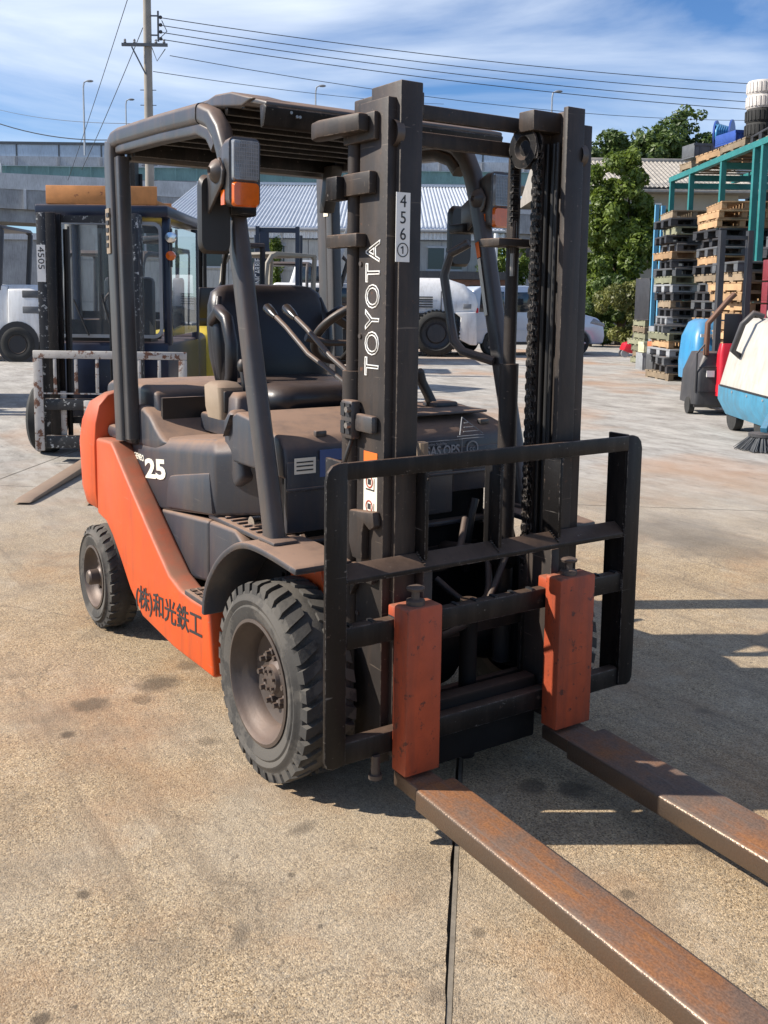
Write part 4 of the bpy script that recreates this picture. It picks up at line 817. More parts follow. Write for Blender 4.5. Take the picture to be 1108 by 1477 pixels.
# cab
MB().box(-.52, .60, .55, 2.0, .30, 1.02).build('cab_body', m_navy, B, bevel=.03)
for x in (-.50, .585): MB().sweep([(x, .62, 1.0), (x, .56, 2.02), (x, .60, 2.16)], rrect(.07, .07, .015, 2), up=(1, 0, 0)).build('cab_pillar', m_navy, B, smooth=45)
for x in (-.50, .585): MB().sweep([(x, 1.90, 1.0), (x, 1.90, 2.12)], rrect(.08, .07, .015, 2), up=(1, 0, 0)).build('cab_pillar', m_navy, B, smooth=45)
rb = MB().box(-.55, .63, .45, 1.98, 2.13, 2.235).build('cab_roof', m_navy, B, bevel=.02)
MB().box(-.45, .53, .47, .49, 2.24, 2.40).box(.50, .53, .492, 1.3, 2.24, 2.28).box(-.449, .499, 1.2, 1.22, 2.24, 2.32).box(-.45, -.42, .492, 1.198, 2.24, 2.31).build('roof_tray', mat('rusty_orange_sheet', (.55, .23, .07), .7, var=.25, spots=(.22, .07, .03), sscale=9, sth=.6), rb, bevel=.004)
def frame_loop(x0, x1, z0, z1, y, w=.03):
    P = [(x0+(x1-x0)/2+a, z0+(z1-z0)/2+b) for a, b in rrect(x1-x0, z1-z0, .08, 4)]; Q = [(x0+(x1-x0)/2+a, z0+(z1-z0)/2+b) for a, b in rrect(x1-x0-2*w, z1-z0-2*w, .06, 4)]
    n = len(P); m_ = MB(); V = [(a, y, b) for a, b in P]+[(a, y, b) for a, b in Q]+[(a, y+.02, b) for a, b in P]+[(a, y+.02, b) for a, b in Q]; F = []
    for i in range(n):
        j = (i+1) % n; F += [(i, j, n+j, n+i), (2*n+i, 3*n+i, 3*n+j, 2*n+j), (i, 2*n+i, 2*n+j, j), (n+i, n+j, 3*n+j, 3*n+i)]
    return m_.add(V, F)
wf = frame_loop(-.45, .55, 1.06, 2.10, .56).build('windscreen_frame', m_galv, B)
MB().add([(-.43, .57, 1.08), (.53, .57, 1.08), (.53, .57, 2.08), (-.43, .57, 2.08)], [(0, 1, 2, 3)]).build('windscreen', m_glass, wf, smooth=0)
MB().tube([(.1, .55, 1.08), (.0, .545, 1.45)], .008, 6).tube([(-.12, .55, 1.08), (-.25, .545, 1.4)], .008, 6).build('wiper', m_knob, wf)
MB().add([(.61, .68, 1.08), (.61, 1.84, 1.08), (.61, 1.84, 2.08), (.61, .68, 2.08)], [(0, 1, 2, 3)]).build('side_window', m_glass, B, smooth=0)
MB().prism([(.72, 1.0), (.72, 1.22), (.95, 1.15), (1.0, 1.0)], 0, -.4, .4).build('dashboard', m_knob, B)
MB().tube([(.1+.17*math.cos(k*math.pi/8), 1.02+.05*math.sin(k*math.pi/8), 1.36+.15*math.sin(k*math.pi/8)) for k in range(17)], .014, 6).build('steering_wheel', m_knob, B)
MB().box(-.14, .34, 1.35, 1.5, 1.0, 1.62).build('seat_backrest', m_vinyl, B, bevel=.05)
lp = MB().lathe([(.0005, -.03), (.045, -.025), (.055, .0), (.045, .03), (.02, .05)], (.64, .50, 1.96), 1, 18, 1).build('work_lamp', m_refl, B, smooth=40)
MB().lathe([(.0005, -.028), (.04, -.022), (.045, .0), (.04, .03), (.0005, .04)], (.64, .50, 1.80), 1, 16).build('indicator_lamp', m_amber, B, smooth=40)
MB().tube([(.64, .53, 2.04), (.64, .53, 1.70)], .012, 6).build('lamp_stalk', m_knob, B)
for sx in (-1, 1):
    w_ = MB().lathe([(.18, 0), (.16, .04), (.05, .05), (.001, .05)], (sx*.64, .62, .32), 0, 20, -sx).build('wheel', m_rim, B, smooth=35)
    MB().lathe([(.17, .01), (.2, 0), (.29, 0), (.32, .03), (.32, .17), (.29, .2), (.17, .2)], (sx*.64, .62, .32), 0, 28, -sx).build('tyre', m_btyre, w_, smooth=35)
    w_ = MB().lathe([(.14, 0), (.12, .04), (.05, .05), (.001, .05)], (sx*.60, 1.9, .25), 0, 20, -sx).build('wheel', m_rim, B, smooth=35)
    MB().lathe([(.13, .01), (.16, 0), (.22, 0), (.25, .03), (.25, .15), (.22, .17), (.13, .17)], (sx*.60, 1.9, .25), 0, 28, -sx).build('tyre', m_btyre, w_, smooth=35)
MB().box(-.5, .58, 2.0, 2.6, .30, 1.05).build('counterweight', m_navy, B, bevel=.08, seg=3)
for o_ in list(B.children):
    if o_.name.split('.')[0] in ('cab_body', 'cab_pillar', 'cab_roof', 'windscreen_frame', 'side_window', 'dashboard', 'steering_wheel', 'seat_backrest', 'work_lamp', 'indicator_lamp', 'lamp_stalk', 'wheel', 'counterweight'): o_.location.x -= .22
# ---------------- mobile crane with big tyre, and the telescopic boom truck
C_ = bt('mobile_crane', 'white mobile crane with rounded engine cover and big black tyre', 'crane', 1.27, 24.4, 0)
def cring(z, x0, x1, y0, y1, r=.25): return [((x0+x1)/2+a, (y0+y1)/2+b, z) for a, b in rrect(x1-x0, y1-y0, r, 4)]
MB().loft([cring(1.05, -2.2, 1.0, .15, 2.3), cring(1.3, -2.2, 1.05, .1, 2.3), cring(1.55, -2.2, .98, .15, 2.3), cring(1.80, -2.2, .70, .25, 2.2), cring(1.95, -2.0, .25, .4, 2.0)]).build('engine_cover', m_wpaint, C_, smooth=45)
MB().box(-3.6, .95, .35, 2.2, .60, 1.04).build('chassis', m_plgrey, C_, bevel=.05)
MB().prism([(.55, .45), (.60, .98), (.45, 1.10), (.98, 1.12), (1.02, .30), (.85, .30)], 1, .02, .5).build('fender', m_wpaint, C_, bevel=.03)
MB().box(.66, .86, .09, .12, 1.20, 1.32).build('marker_panel', m_plgrey, C_, bevel=.01)
for x in (0, -2.6):
    for y in (0, 2.0):
        w_ = MB().lathe([(.38, .0), (.36, .08), (.26, .10), (.22, .04), (.001, .04)], (x, y, .58), 1, 28, 1).build('wheel', m_charc, C_, smooth=35)
        tt = MB().lathe([(.36, .02), (.42, -.02), (.52, .0), (.57, .05), (.57, .30), (.52, .36), (.38, .34)], (x, y, .58), 1, 40, 1)
        for i in range(36):
            a = 2*math.pi*i/36; e = Vector((math.cos(a), 0, math.sin(a))); tg = Vector((-e.z, 0, e.x))*.025; q = Vector((x, y, .58)); V = [q+e*rr+tg*k+Vector((0, h, 0)) for rr in (.55, .595) for h in (.02, .34) for k in (-1, 1)]
            tt.add(V, [(4, 5, 7, 6), (0, 1, 5, 4), (2, 6, 7, 3), (0, 4, 6, 2), (1, 3, 7, 5)])
        tt.build('tyre', m_btyre, w_, smooth=35)
MB().loft([cring(1.04, -3.7, -2.3, .2, 1.3, .1), cring(1.7, -3.7, -2.35, .2, 1.3, .1), cring(2.35, -3.5, -2.45, .25, 1.3, .1)]).build('operator_cab', m_wpaint, C_, smooth=45)
MB().box(-3.35, -2.5, .17, .21, 1.55, 2.2).build('cab_window', m_dglass, C_, bevel=.01)
for x in (-1.5, -.7, .1): MB().box(x, x+.02, .085, .13, 1.1, 1.62).build('cover_seam', m_charc, C_, smooth=0)
for k in range(5): MB().box(-.55, -.1, .08, .12, 1.22+k*.06, 1.25+k*.06).build('louvre', m_charc, C_, smooth=0)
MB().box(-2.2, .9, .05, .14, 1.045, 1.085).build('cover_lip', m_charc, C_, smooth=0)
MB().box(.98, 1.06, .3, .55, 1.1, 1.22).build('tail_lamp', m_red, C_, bevel=.01)
K_ = bt('crane_truck', 'small white truck with a raised steel boom behind the steering wheel', 'crane truck', -1.6, 21.5, 0)
MB().box(-.9, 1.5, .2, 2.2, .75, 1.75).build('cab', m_wpaint, K_, bevel=.1, seg=3)
MB().box(-.6, 1.2, .185, .21, 1.25, 1.65).build('cab_window', m_dglass, K_, bevel=.01)
for x in (-.5, 1.2): simple_wheel(K_, x, .2, .40, .2, .24)
for x in (-.5, 1.2): simple_wheel(K_, x, 2.1, .40, .2, .24)
MB().box(-.8, 1.4, .45, 2.0, .45, .76).build('chassis', m_charc, K_)
b0, b1 = Vector((.20, .1, 1.35)), Vector((.82, .1, 3.0)); bd = b1-b0
MB().bar(b0, b0+bd*.48, .25, .34, (0, 1, 0)).build('boom_base', m_charc, K_, bevel=.03)
MB().bar(b0+bd*.40, b0+bd*.82, .17, .22, (0, 1, 0)).build('boom_section', m_galv, K_, bevel=.015)
MB().bar(b0+bd*.80, b1, .13, .17, (0, 1, 0)).build('boom_section', m_plgrey, K_, bevel=.015)
MB().tube([b0+Vector((.35, 0, .1)), b0+bd*.55+Vector((.22, 0, -.05)), b0+bd*.62], .05, 8).build('boom_cylinder', m_knob, K_)
MB().ball(b0+bd*.72+Vector((-.17, -.05, .12)), .08, 6).build('hook_block', m_amber, K_)
# ---------------- minivan
V_ = bt('minivan', 'pale silver minivan parked beside the mobile crane before the hedge', 'minivan', 3.95, 25.6, 22)
pr = [(-2.0, .35), (-2.05, .80), (-2.0, 1.05), (-1.88, 1.66), (-1.70, 1.76), (-.4, 1.80), (.55, 1.72), (1.25, 1.12), (1.85, .98), (2.05, .82), (2.10, .50), (2.05, .30), (1.70, .28), (1.62, .50), (1.48, .62), (1.28, .64), (1.08, .55), (1.0, .28), (-.95, .28), (-1.02, .52), (-1.15, .62), (-1.35, .64), (-1.50, .55), (-1.58, .30)]
m_silver = mat('silver_car_paint', (.50, .55, .63), .3, metal=.2, var=.04, coat=.4)
bd_ = MB().prism(pr, 1, .0, 1.66).build('car_body', m_silver, V_, bevel=.05, seg=3, smooth=50)
for a, b in ((-1.72, -.98), (-.92, -.10), (-.04, .52)):
    MB().prism([(a+.02, 1.12), (a+.06, 1.62), (b-.02 if b < .5 else .42, 1.64 if b < .5 else 1.60), (b if b < .5 else .95, 1.12)], 1, -.012, .01).build('side_window', m_dglass, bd_, bevel=.006)
MB().prism([(.2, 1.12), (.35, 1.58), (.48, 1.60), (1.05, 1.14)], 1, -.006, .008).build('quarter_window', m_dglass, bd_)
MB().add([(.66, .12, 1.66), (.66, 1.54, 1.66), (1.24, 1.56, 1.16), (1.24, .10, 1.16)], [(0, 1, 2, 3)]).build('windscreen', m_dglass, bd_, smooth=0)
MB().box(-2.02, -1.90, .2, 1.46, 1.12, 1.60).build('rear_window', m_dglass, bd_, bevel=.01)
for x in (-.95, -.08, .56): MB().box(x, x+.012, -.004, .02, .42, 1.12).build('door_seam', m_charc, bd_, smooth=0)
for x in (-.80, .05): MB().box(x, x+.16, -.022, .0, .98, 1.01).build('door_handle', m_rim2, bd_, bevel=.006)
MB().box(.55, .72, -.20, -.02, 1.10, 1.22).build('door_mirror', m_silver, bd_, bevel=.03)
MB().box(-1.9, 1.6, -.008, .01, .66, .69).build('body_crease', m_silver, bd_, smooth=0)
for y in (-.01, 1.55): MB().box(-2.06, -1.86, y, y+.12, .92, 1.50).build('tail_lamp', m_red, bd_, bevel=.02)
for y in (-.012, 1.45): MB().prism([(1.60, .84), (1.72, .98), (2.06, .84), (2.09, .74)], 1, y, y+.22).build('headlamp', m_clear, bd_, bevel=.02)
MB().box(-2.09, -2.0, .1, 1.56, .36, .62).build('rear_bumper', m_silver, bd_, bevel=.03)
MB().box(-.95, 1.0, -.006, .006, .29, .36).build('sill', m_knob, bd_)
for x in (1.32, -1.25):
    for y in (.02, 1.64):
        s_ = 1 if y < 1 else -1
        w_ = MB().lathe([(.20, .0), (.19, .03), (.03, .02), (.001, .015)], (x, y, .315), 1, 20, s_).build('wheel', m_charc, V_, smooth=35)
        for k in range(5):
            a = 2*math.pi*k/5; MB().bar((x, y+s_*.0, .315), (x+.19*math.cos(a), y+s_*.0, .315+.19*math.sin(a)), .05, .025, (0, 1, 0)).build('rim_spoke', m_rim2, w_, bevel=.006)
        MB().lathe([(.19, .01), (.22, -.005), (.29, .0), (.315, .03), (.315, .17), (.2, .19)], (x, y, .315), 1, 32, s_).build('tyre', m_btyre, w_, smooth=35)
# ---------------- red pallet jack
J_ = bt('pallet_jack', 'small red hand pallet jack beside the pallet stacks', 'pallet jack', 6.25, 25.5, 0)
MB().prism([(-.12, .18), (-.05, .36), (.18, .42), (.32, .40), (.34, .16), (.1, .10)], 1, -.25, .25).build('jack_body', m_red, J_, bevel=.03)
for y in (-.2, .2): MB().box(.3, 1.3, y-.08, y+.08, .08, .14).build('fork', m_red, J_, bevel=.01)
for y in (-.14, .14): MB().disc((-.05, y, .10), .10, 1, .06, 18).build('wheel', m_plgrey, J_, smooth=30)
MB().tube([(.15, 0, .40), (.28, 0, .95), (.30, 0, 1.15)], .025, 8).tube([(.30, -.2, 1.15), (.30, .2, 1.15)], .02, 8).build('tow_handle', m_charc, J_)
# ---------------- pallets
def make_pallet(mm, kind):
    t = thing('pallet', 'pallet', 'pallet')
    if kind == 'wood':
        b = MB()
        for k in range(6): y = -.5+k*.2; b.box(-.45, .45, y-.075, y+.075, .118, .140)
        b.build('top_deck', mm, t, smooth=0)
        b = MB()
        for k in (-.48, 0, .48): b.box(-.45, .45, k-.06, k+.06, 0, .020)
        b.build('bottom_deck', mm, t, smooth=0)
        for x in (-.40, 0, .40): MB().box(x-.045, x+.045, -.55, .55, .021, .117).build('stringer', mm, t, smooth=0)
    else:
        b = MB().box(-.45, .45, -.55, .55, .11, .145)
        b.build('top_deck', mm, t, bevel=.008)
        for x in (-.39, 0, .39):
            for y in (-.46, 0, .46): MB().box(x-.06, x+.06, y-.08, y+.08, .028, .109).build('foot', mm, t, smooth=0)
        MB().box(-.45, .45, -.54, -.40, 0, .027).box(-.45, .45, .40, .54, 0, .027).box(-.45, .45, -.07, .07, 0, .027).build('bottom_frame', mm, t, smooth=0)
    return t
PROTO = {}
rp_ = random.Random(11)
ORD = 'first second third fourth fifth sixth seventh eighth ninth tenth eleventh twelfth thirteenth fourteenth fifteenth sixteenth seventeenth eighteenth nineteenth twentieth twenty-first twenty-second twenty-third'.split()
WORD = {'w': ('wooden pallet', m_wood, 'wood'), 'o': ('weathered wooden pallet', m_wood2, 'wood'), 'g': ('greenish wooden pallet', m_wood3, 'wood'), 'k': ('black plastic pallet', m_pblack, 'pl'), 'p': ('grey plastic pallet', m_pgrey, 'pl'), 'l': ('light grey plastic pallet', m_plgrey, 'pl')}
def stack(lat, D, seq, where, z0=0., yaw=0., step=.149):
    z = z0
    for nth, ch in enumerate(seq):
        w, mm, kd = WORD[ch]
        if ch not in PROTO: PROTO[ch] = o = make_pallet(mm, kd)
        else: o = dup(PROTO[ch])
        o['label'] = w+((', '+ORD[nth]+' from the bottom, ') if len(seq) > 1 else ' ')+where; o['category'] = 'pallet'; o['group'] = 'pallets '+where
        place(o, lat+rp_.uniform(-.07, .07), D+rp_.uniform(-.05, .05), yaw+rp_.uniform(-7, 7), z); o.scale = (rp_.uniform(.90, 1.08), rp_.uniform(.9, 1.04), 1); z += step if kd == 'pl' else .144
    return z
zA = stack(6.35, 22.9, 'gogggog', 'low stack by the pallet jack')
zB = stack(5.62, 18.45, 'okplwgplkoklgpkwpkgko', 'mixed stack behind the scrubber')
zC = stack(5.86, 16.85, 'pkpkopkwkpkpokwpkkwww', 'stack topped by new wood')
zE = stack(5.50, 14.60, 'kpkpwwwwwwwwop', 'stack behind the stacker mast')
stack(7.15, 18.35, 'kpkokpkwkpkokpkgkpkokpk', 'back stack inside the rack end')
stack(7.1, 15.6, 'pkpkokpkpokpkpkokpkpkok', 'back stack inside the rack')
def crate(lat, D, z, w, d, h, mm, label, yaw=0., group=None):
    c_ = MB().box(-w/2, w/2, -d/2, d/2, 0, .03)
    c_.box(-w/2, -w/2+.03, -d/2, d/2, .031, h).box(w/2-.03, w/2, -d/2, d/2, .031, h).box(-w/2+.031, w/2-.031, -d/2, -d/2+.03, .031, h).box(-w/2+.031, w/2-.031, d/2-.03, d/2, .031, h)
    t = bt('crate', label, 'crate', lat, D, yaw, group, z); c_.build('box', mm, t, bevel=.006)
    for k in (-1, 0, 1): MB().box(k*w*.32-.02, k*w*.32+.02, -d/2-.012, -d/2-.001, .02, h-.01).build('rib', mm, t)
    MB().box(-w/2-.015, w/2+.015, -d/2-.016, -d/2-.001, h-.05, h).build('rim', mm, t)
    return t
crate(6.30, 22.7, zA+.005, .85, .9, .95, m_pblack, 'tall black plastic crate on the low stack by the pallet jack', 6)
for k in range(3): crate(5.62, 13.15, 1.15+k*.30, .95, .8, .28, mat('maroon_plastic', (.22, .03, .04), .5, var=.15), ('bottom', 'middle', 'top')[k]+' maroon plastic crate of the pile by the stacker mast', 0, 'maroon crates')
stack(5.62, 13.15, 'opokokp', 'pile under the maroon crates')
stack(5.62, 13.15, 'kp', 'pile on the maroon crates', 2.06)
for lat, D, w, h, z, mm, lb in ((5.62, 20.9, .42, .36, 0, m_plgrey, 'light grey plastic bin on the ground by the mixed stack'), (5.55, 19.9, .38, .45, 0, m_pgrey, 'dark grey plastic bin standing behind the blue scrubber'), (5.62, 20.9, .36, .22, .37, mat('cream_plastic', (.55, .53, .36), .5), 'cream plastic tray on the light grey bin'), (5.55, 19.9, .36, .18, .46, mat('orange_plastic', (.5, .16, .07), .5), 'orange plastic tray on the dark grey bin'), (5.55, 19.9, .34, .30, .65, m_plgrey, 'light grey crate topping the orange tray')):
    crate(lat, D, z, w, w, h, mm, lb, 5)
# ---------------- teal storage rack
RK = bt('storage_rack', 'long teal steel storage rack behind the pallet stacks', 'rack', 5.9, 12.0, 0)
ZT = 4.0
for D in (8.75, 7.45, 5.65, 4.1, 3.75, 2.0, 0):
    for x in (0, 2.6): MB().box(x-.045, x+.045, D-.045, D+.045, 0, ZT-.10).build('post', m_teal, RK, smooth=0)
    MB().box(.046, 2.554, D-.03, D+.03, ZT-.23, ZT-.12).build('cross_beam', m_teal, RK, smooth=0)
for x in (0, 2.6, 1.3): MB().box(x-.05, x+.05, -.3, 8.85, ZT-.099, ZT).build('top_beam', m_teal, RK, smooth=0)
for k in range(24): MB().box(-.02, 2.62, -.2+k*.38, -.1+k*.38, ZT+.002, ZT+.022).build('deck_slat', m_wood2, RK, smooth=0)
for x in (-.30, -.12):
    pp = bt('blue_post', ('light blue steel post standing just outside the teal rack end' if x < -.2 else 'light blue steel post close against the teal rack end'), 'post', 5.9+x+.05, 21.2+x, 0, 'light blue posts')
    MB().box(-.04, .04, -.04, .04, 0, 3.45).build('upright', m_lblue, pp, smooth=0); MB().box(-.09, .09, -.09, .09, 0, .012).build('base_plate', m_lblue, pp, smooth=0)
# on top of the rack
def tyre_thing(lat, D, z, r, w, mm, label, group):
    t = bt('tyre', label, 'tyre', lat, D, 0, group, z)
    MB().lathe([(r*.55, .01), (r*.6, 0), (r*.92, 0), (r, w*.18), (r, w*.82), (r*.92, w), (r*.6, w), (r*.55, w-.01), (r*.55, .01)], (0, 0, 0), 2, 28).build('tyre_body', mm, t, smooth=40)
    b = MB()
    for i in range(24):
        a = 2*math.pi*i/24; e = Vector((math.cos(a), math.sin(a), 0)); g = Vector((-e.y, e.x, 0))*(r*.07)
        V = [e*rr+g*k+Vector((0, 0, h)) for rr in (r*.96, r*1.03) for h in (w*.15, w*.85) for k in (-1, 1)]; b.add(V, [(4, 5, 7, 6), (0, 1, 5, 4), (2, 6, 7, 3), (0, 4, 6, 2), (1, 3, 7, 5)])
    b.build('tread', mm, t, smooth=0); return t
zt = ZT+.17
m_chalk = mat('white_coated_tyre', (.62, .58, .54), .7, var=.12)
for k in range(4): tyre_thing(6.18, 16.75, zt+k*.225, .25, .22, m_btyre if k < 2 else m_chalk, ('bottom black tyre of the stack capped by white tyres', 'black tyre directly under the white tyres', 'white coated tyre resting on a black tyre', 'topmost white coated tyre of its stack')[k], 'tyres on the rack' if k < 2 else 'white tyres on the rack')
for k in range(2): tyre_thing(6.38, 15.9, zt+k*.225, .26, .22, m_btyre, ('black tyre at the bottom below the orange box', 'black tyre directly under the orange box')[k], 'tyres under the orange box')
crate(6.38, 15.9, zt+.455, .46, .46, .34, mat('orange_box', (.50, .22, .08), .7), 'orange box between black tyres on the rack')
for k in range(2): tyre_thing(6.38, 15.9, zt+.80+k*.225, .26, .22, m_btyre, ('black tyre resting on the orange box', 'topmost black tyre above the orange box')[k], 'tyres over the orange box')
for D, ch in ((19.6, 'o'), (18.45, 'w'), (17.25, 'o'), (16.05, 'k')):
    stack(6.35, D, ch, {19.6: 'at the far end of the rack top', 18.45: 'under the blue hose reel', 17.25: 'under the white topped tyre stack', 16.05: 'under the orange box'}[D], ZT+.025)
hr_ = bt('hose_reel', 'blue hose reel lying on the rack top', 'hose reel', 6.1, 18.3, 60, None, zt+.28)
MB().lathe([(.06, -.15), (.27, -.15), (.27, -.12), (.08, -.115), (.08, .115), (.27, .12), (.27, .15), (.06, .15)], (0, 0, 0), 1, 26).build('drum', mat('reel_blue', (.03, .075, .30), .4), hr_, smooth=35)
MB().tube([((.13+.004*k)*math.cos(k*.7), -.10+.0035*k, (.13+.0012*k)*math.sin(k*.7)) for k in range(58)], .024, 6).build('wound_hose', m_skyblue, hr_, smooth=60)
crate(6.1, 19.35, zt, .7, .5, .26, m_pgrey, 'grey plastic crate on the far end of the rack', 10)
crate(6.12, 17.6, zt, .5, .7, .20, mat('reel_blue', (.03, .075, .30), .4), 'blue plastic crate beside the hose reel', 10)
# ---------------- floor machines on the right
SC = bt('floor_scrubber', 'light blue walk-behind floor scrubber beside the pallet stacks', 'scrubber', 5.16, 15.9, 0)
MB().loft([cring(.22, -.28, .42, -.45, .45, .1), cring(.5, -.30, .44, -.48, .45, .12), cring(.9, -.28, .42, -.42, .42, .14), cring(1.12, -.2, .36, -.3, .35, .14), cring(1.18, -.12, .28, -.2, .25, .12)]).build('tank', m_skyblue, SC, smooth=45)
MB().box(-.2, .35, -.40, .40, .12, .219).build('squeegee_deck', m_plgrey, SC, bevel=.02)
for x in (-.18, .34): MB().disc((x, -.36, .11), .11, 0, .06, 18).build('wheel', m_plgrey, SC, smooth=30)
MB().box(-.10, .16, -.49, -.46, .42, .50).build('maker_plate', m_white, SC); MB().box(-.20, .05, -.45, -.425, .90, .95).build('tank_stripe', m_white, SC)
MB().tube([(-.1, -.40, .95), (-.16, -.55, 1.02), (-.12, -.62, 1.05)], .02, 8).tube([(.25, -.40, .95), (.25, -.55, 1.02), (.25, -.62, 1.05)], .02, 8).build('handle', m_charc, SC)
ST = bt('electric_stacker', 'charcoal and red electric stacker with black mast and brown tiller', 'stacker', 4.42, 12.9, 0)
MB().loft([cring(.14, -.44, .22, -.34, .3, .06), cring(.55, -.42, .22, -.36, .3, .07), cring(.80, -.32, .22, -.30, .3, .08)]).build('chassis_cover', m_charc, ST, smooth=45)
MB().loft([cring(.26, -.17, .10, -.46, -.28, .05), cring(.80, -.17, .12, -.46, -.28, .05), cring(.93, -.14, .10, -.42, -.28, .04)]).build('red_panel', m_red, ST, smooth=45)
MB().box(-.42, -.05, -.30, -.26, .10, .30).build('side_guard', m_charc, ST, bevel=.01)
MB().disc((-.42, -.12, .11), .11, 0, .07, 20).build('wheel', m_btyre, ST, smooth=30)
MB().disc((.30, -.2, .09), .09, 0, .07, 18).build('wheel', m_btyre, ST, smooth=30)
for x in (.05, .42): MB().box(x-.035, x+.035, .31, .42, .05, 2.40).build('mast_rail', m_charc, ST, smooth=0)
MB().box(.05, .42, .34, .38, 2.28, 2.33).build('mast_crossmember', m_charc, ST, smooth=0)
MB().box(.12, .36, .30, .309, .85, 1.30).build('control_panel', m_knob, ST, bevel=.01)
MB().sweep([(-.30, -.30, .78), (-.30, -.32, 1.18), (-.06, -.33, 1.48), (.02, -.33, 1.56)], rrect(.06, .09, .02, 3), up=(0, 1, 0)).build('tiller_arm', m_brown, ST, smooth=40)
MB().tube([(-.42, -.33, .30), (-.42, -.33, .80), (-.30, -.33, .95)], .012, 6).build('guard_rod', m_charc, ST)
for z in (.30, .62): MB().box(-.40, .1, -.372, -.355, z, z+.008).build('cover_seam', m_ink, ST, smooth=0)
MB().box(-.30, -.20, -.378, -.36, .50, .58).build('rating_label', m_white, ST, smooth=0)
for y in (.6, ): MB().box(-.02, .12, .43, 1.4, .06, .12).box(.32, .46, .43, 1.4, .06, .12).build('fork_pair', m_charc, ST, smooth=0)
SW = bt('ride_on_sweeper', 'cream and blue ride-on floor sweeper with grey side brush', 'sweeper', 4.62, 10.75, 0)
MB().loft([cring(.17, -.66, .9, -1.02, .62, .08), cring(.34, -.74, .95, -1.08, .68, .08), cring(.50, -.74, .95, -1.08, .68, .08)]).build('chassis', m_sblue, SW, smooth=40)
MB().loft([cring(.505, -.73, .95, -1.05, .66, .08), cring(.95, -.64, .95, -.86, .62, .09), cring(1.22, -.56, .95, -.74, .58, .10), cring(1.28, -.48, .9, -.66, .5, .10)]).build('hood', m_swhite, SW, smooth=40)
MB().box(-.36, .6, -.4, .3, 1.285, 1.38).build('seat_base', m_swhite, SW, bevel=.03)
MB().box(-.26, .5, -.35, .3, 1.385, 1.48).build('seat', m_vinyl, SW, bevel=.04)
MB().tube([(-.66, .20, .86), (-.76, .15, .92), (-.70, .05, 1.22), (-.60, .0, 1.34), (-.50, .0, 1.30)], .035, 10).build('grab_bar', m_charc, SW, smooth=50)
MB().tube([(-.20, -.50, 1.34), (-.20, -.55, 1.46), (.05, -.55, 1.48)], .018, 8).build('hose', m_plgrey, SW, smooth=50)
MB().lathe([(.05, -.02), (.08, -.02), (.08, .02), (.05, .02)], (-.35, -1.085, .36), 1, 16).build('hub_emblem', m_galv, SW)
for y in (-.45, .40): MB().disc((-.60, y, .16), .16, 0, .09, 22).build('wheel', m_btyre, SW, smooth=30)
MB().disc((.7, .2, .16), .16, 0, .09, 22).build('wheel', m_btyre, SW, smooth=30)
MB().box(-.752, -.70, -.9, .55, .497, .512).build('body_seam', m_ink, SW, smooth=0)
MB().box(-.1, .5, -1.075, -1.0, .58, .78).build('maker_panel', m_sblue, SW, bevel=.01)
for y in (-.75, -.3, .15): MB().disc((-.742, y, .46), .014, 0, .012, 8).build('panel_bolt', m_galv, SW)
bm_ = MB()
rb_ = random.Random(2)
for i in range(420):
    a = rb_.uniform(0, 6.283); r0 = rb_.uniform(.02, .13); r1 = r0+rb_.uniform(.10, .16); q = Vector((-.86, -1.12, 0))
    bm_.bar(q+Vector((r0*math.cos(a), r0*math.sin(a), .14)), q+Vector((r1*math.cos(a), r1*math.sin(a), rb_.uniform(.004, .02))), .006, .006)
bs_ = bm_.build('side_brush', mat('brush_bristle', (.10, .105, .11), .8), SW, smooth=0)
MB().disc((-.86, -1.12, .155), .14, 2, .03, 20).build('brush_disc', m_charc, bs_)
MB().bar((-.86, -1.12, .20), (-.70, -.9, .34), .06, .05).build('brush_arm', m_sblue, SW)
# ---------------- warehouse with ribbed roof
WH = bt('warehouse', 'low warehouse with a ribbed galvanised roof and panel walls', 'warehouse', 0, 38, 0)
x0, x1 = -9.2, 4.5; ez, rz = 4.0, 6.75; n = int((x1-x0)/.075)
rr = MB(); V = []; F = []
for k in range(2*n+1):
    x = x0+k*(x1-x0)/(2*n); dz = .05 if k % 4 in (1, 2) else 0
    V += [(x, 0, ez+dz), (x, 10.5, rz+dz), (x, 21, ez+dz)]
for k in range(2*n): a = k*3; F += [(a, a+3, a+4, a+1), (a+1, a+4, a+5, a+2)]
rf2 = rr.add(V, F).build('roof', m_sheet, WH, smooth=0)
V2 = []; F2 = []
for k in range(2*n+1):
    x = x0+k*(x1-x0)/(2*n); dy = -.05 if k % 4 in (1, 2) else 0
    V2 += [(x, -.05+dy, ez-.35), (x, -.05+dy, ez+.02)]
for k in range(2*n): a = k*2; F2.append((a, a+2, a+3, a+1))
MB().add(V2, F2).build('eave_fascia', m_wpaint, WH, smooth=0)
MB().box(x0, x1, 10.4, 10.6, rz+.03, rz+.15).build('ridge_cap', m_sheet, WH, smooth=0)
MB().box(x0+.1, x1-.1, .12, 20.8, 0, ez-.36).build('wall_core', m_concd, WH, smooth=0)
k = 0; x = x0+.1
while x < x1-1.0:
    for z0, z1 in ((0, 1.2), (1.22, 2.4), (2.42, 3.6)): MB().box(x+.01, x+1.0, .08, .118, z0, z1).build('wall_panel', m_wall, WH, smooth=0)
    x += 1.02
MB().box(-2.9, -1.2, .04, .078, 1.0, 2.1).build('shutter', m_plgrey, WH, smooth=0)
MB().box(.35, .9, 9.9, 10.3, rz, rz+.5).build('roof_vent', mat('vent_red', (.3, .06, .04), .6), WH, bevel=.03)
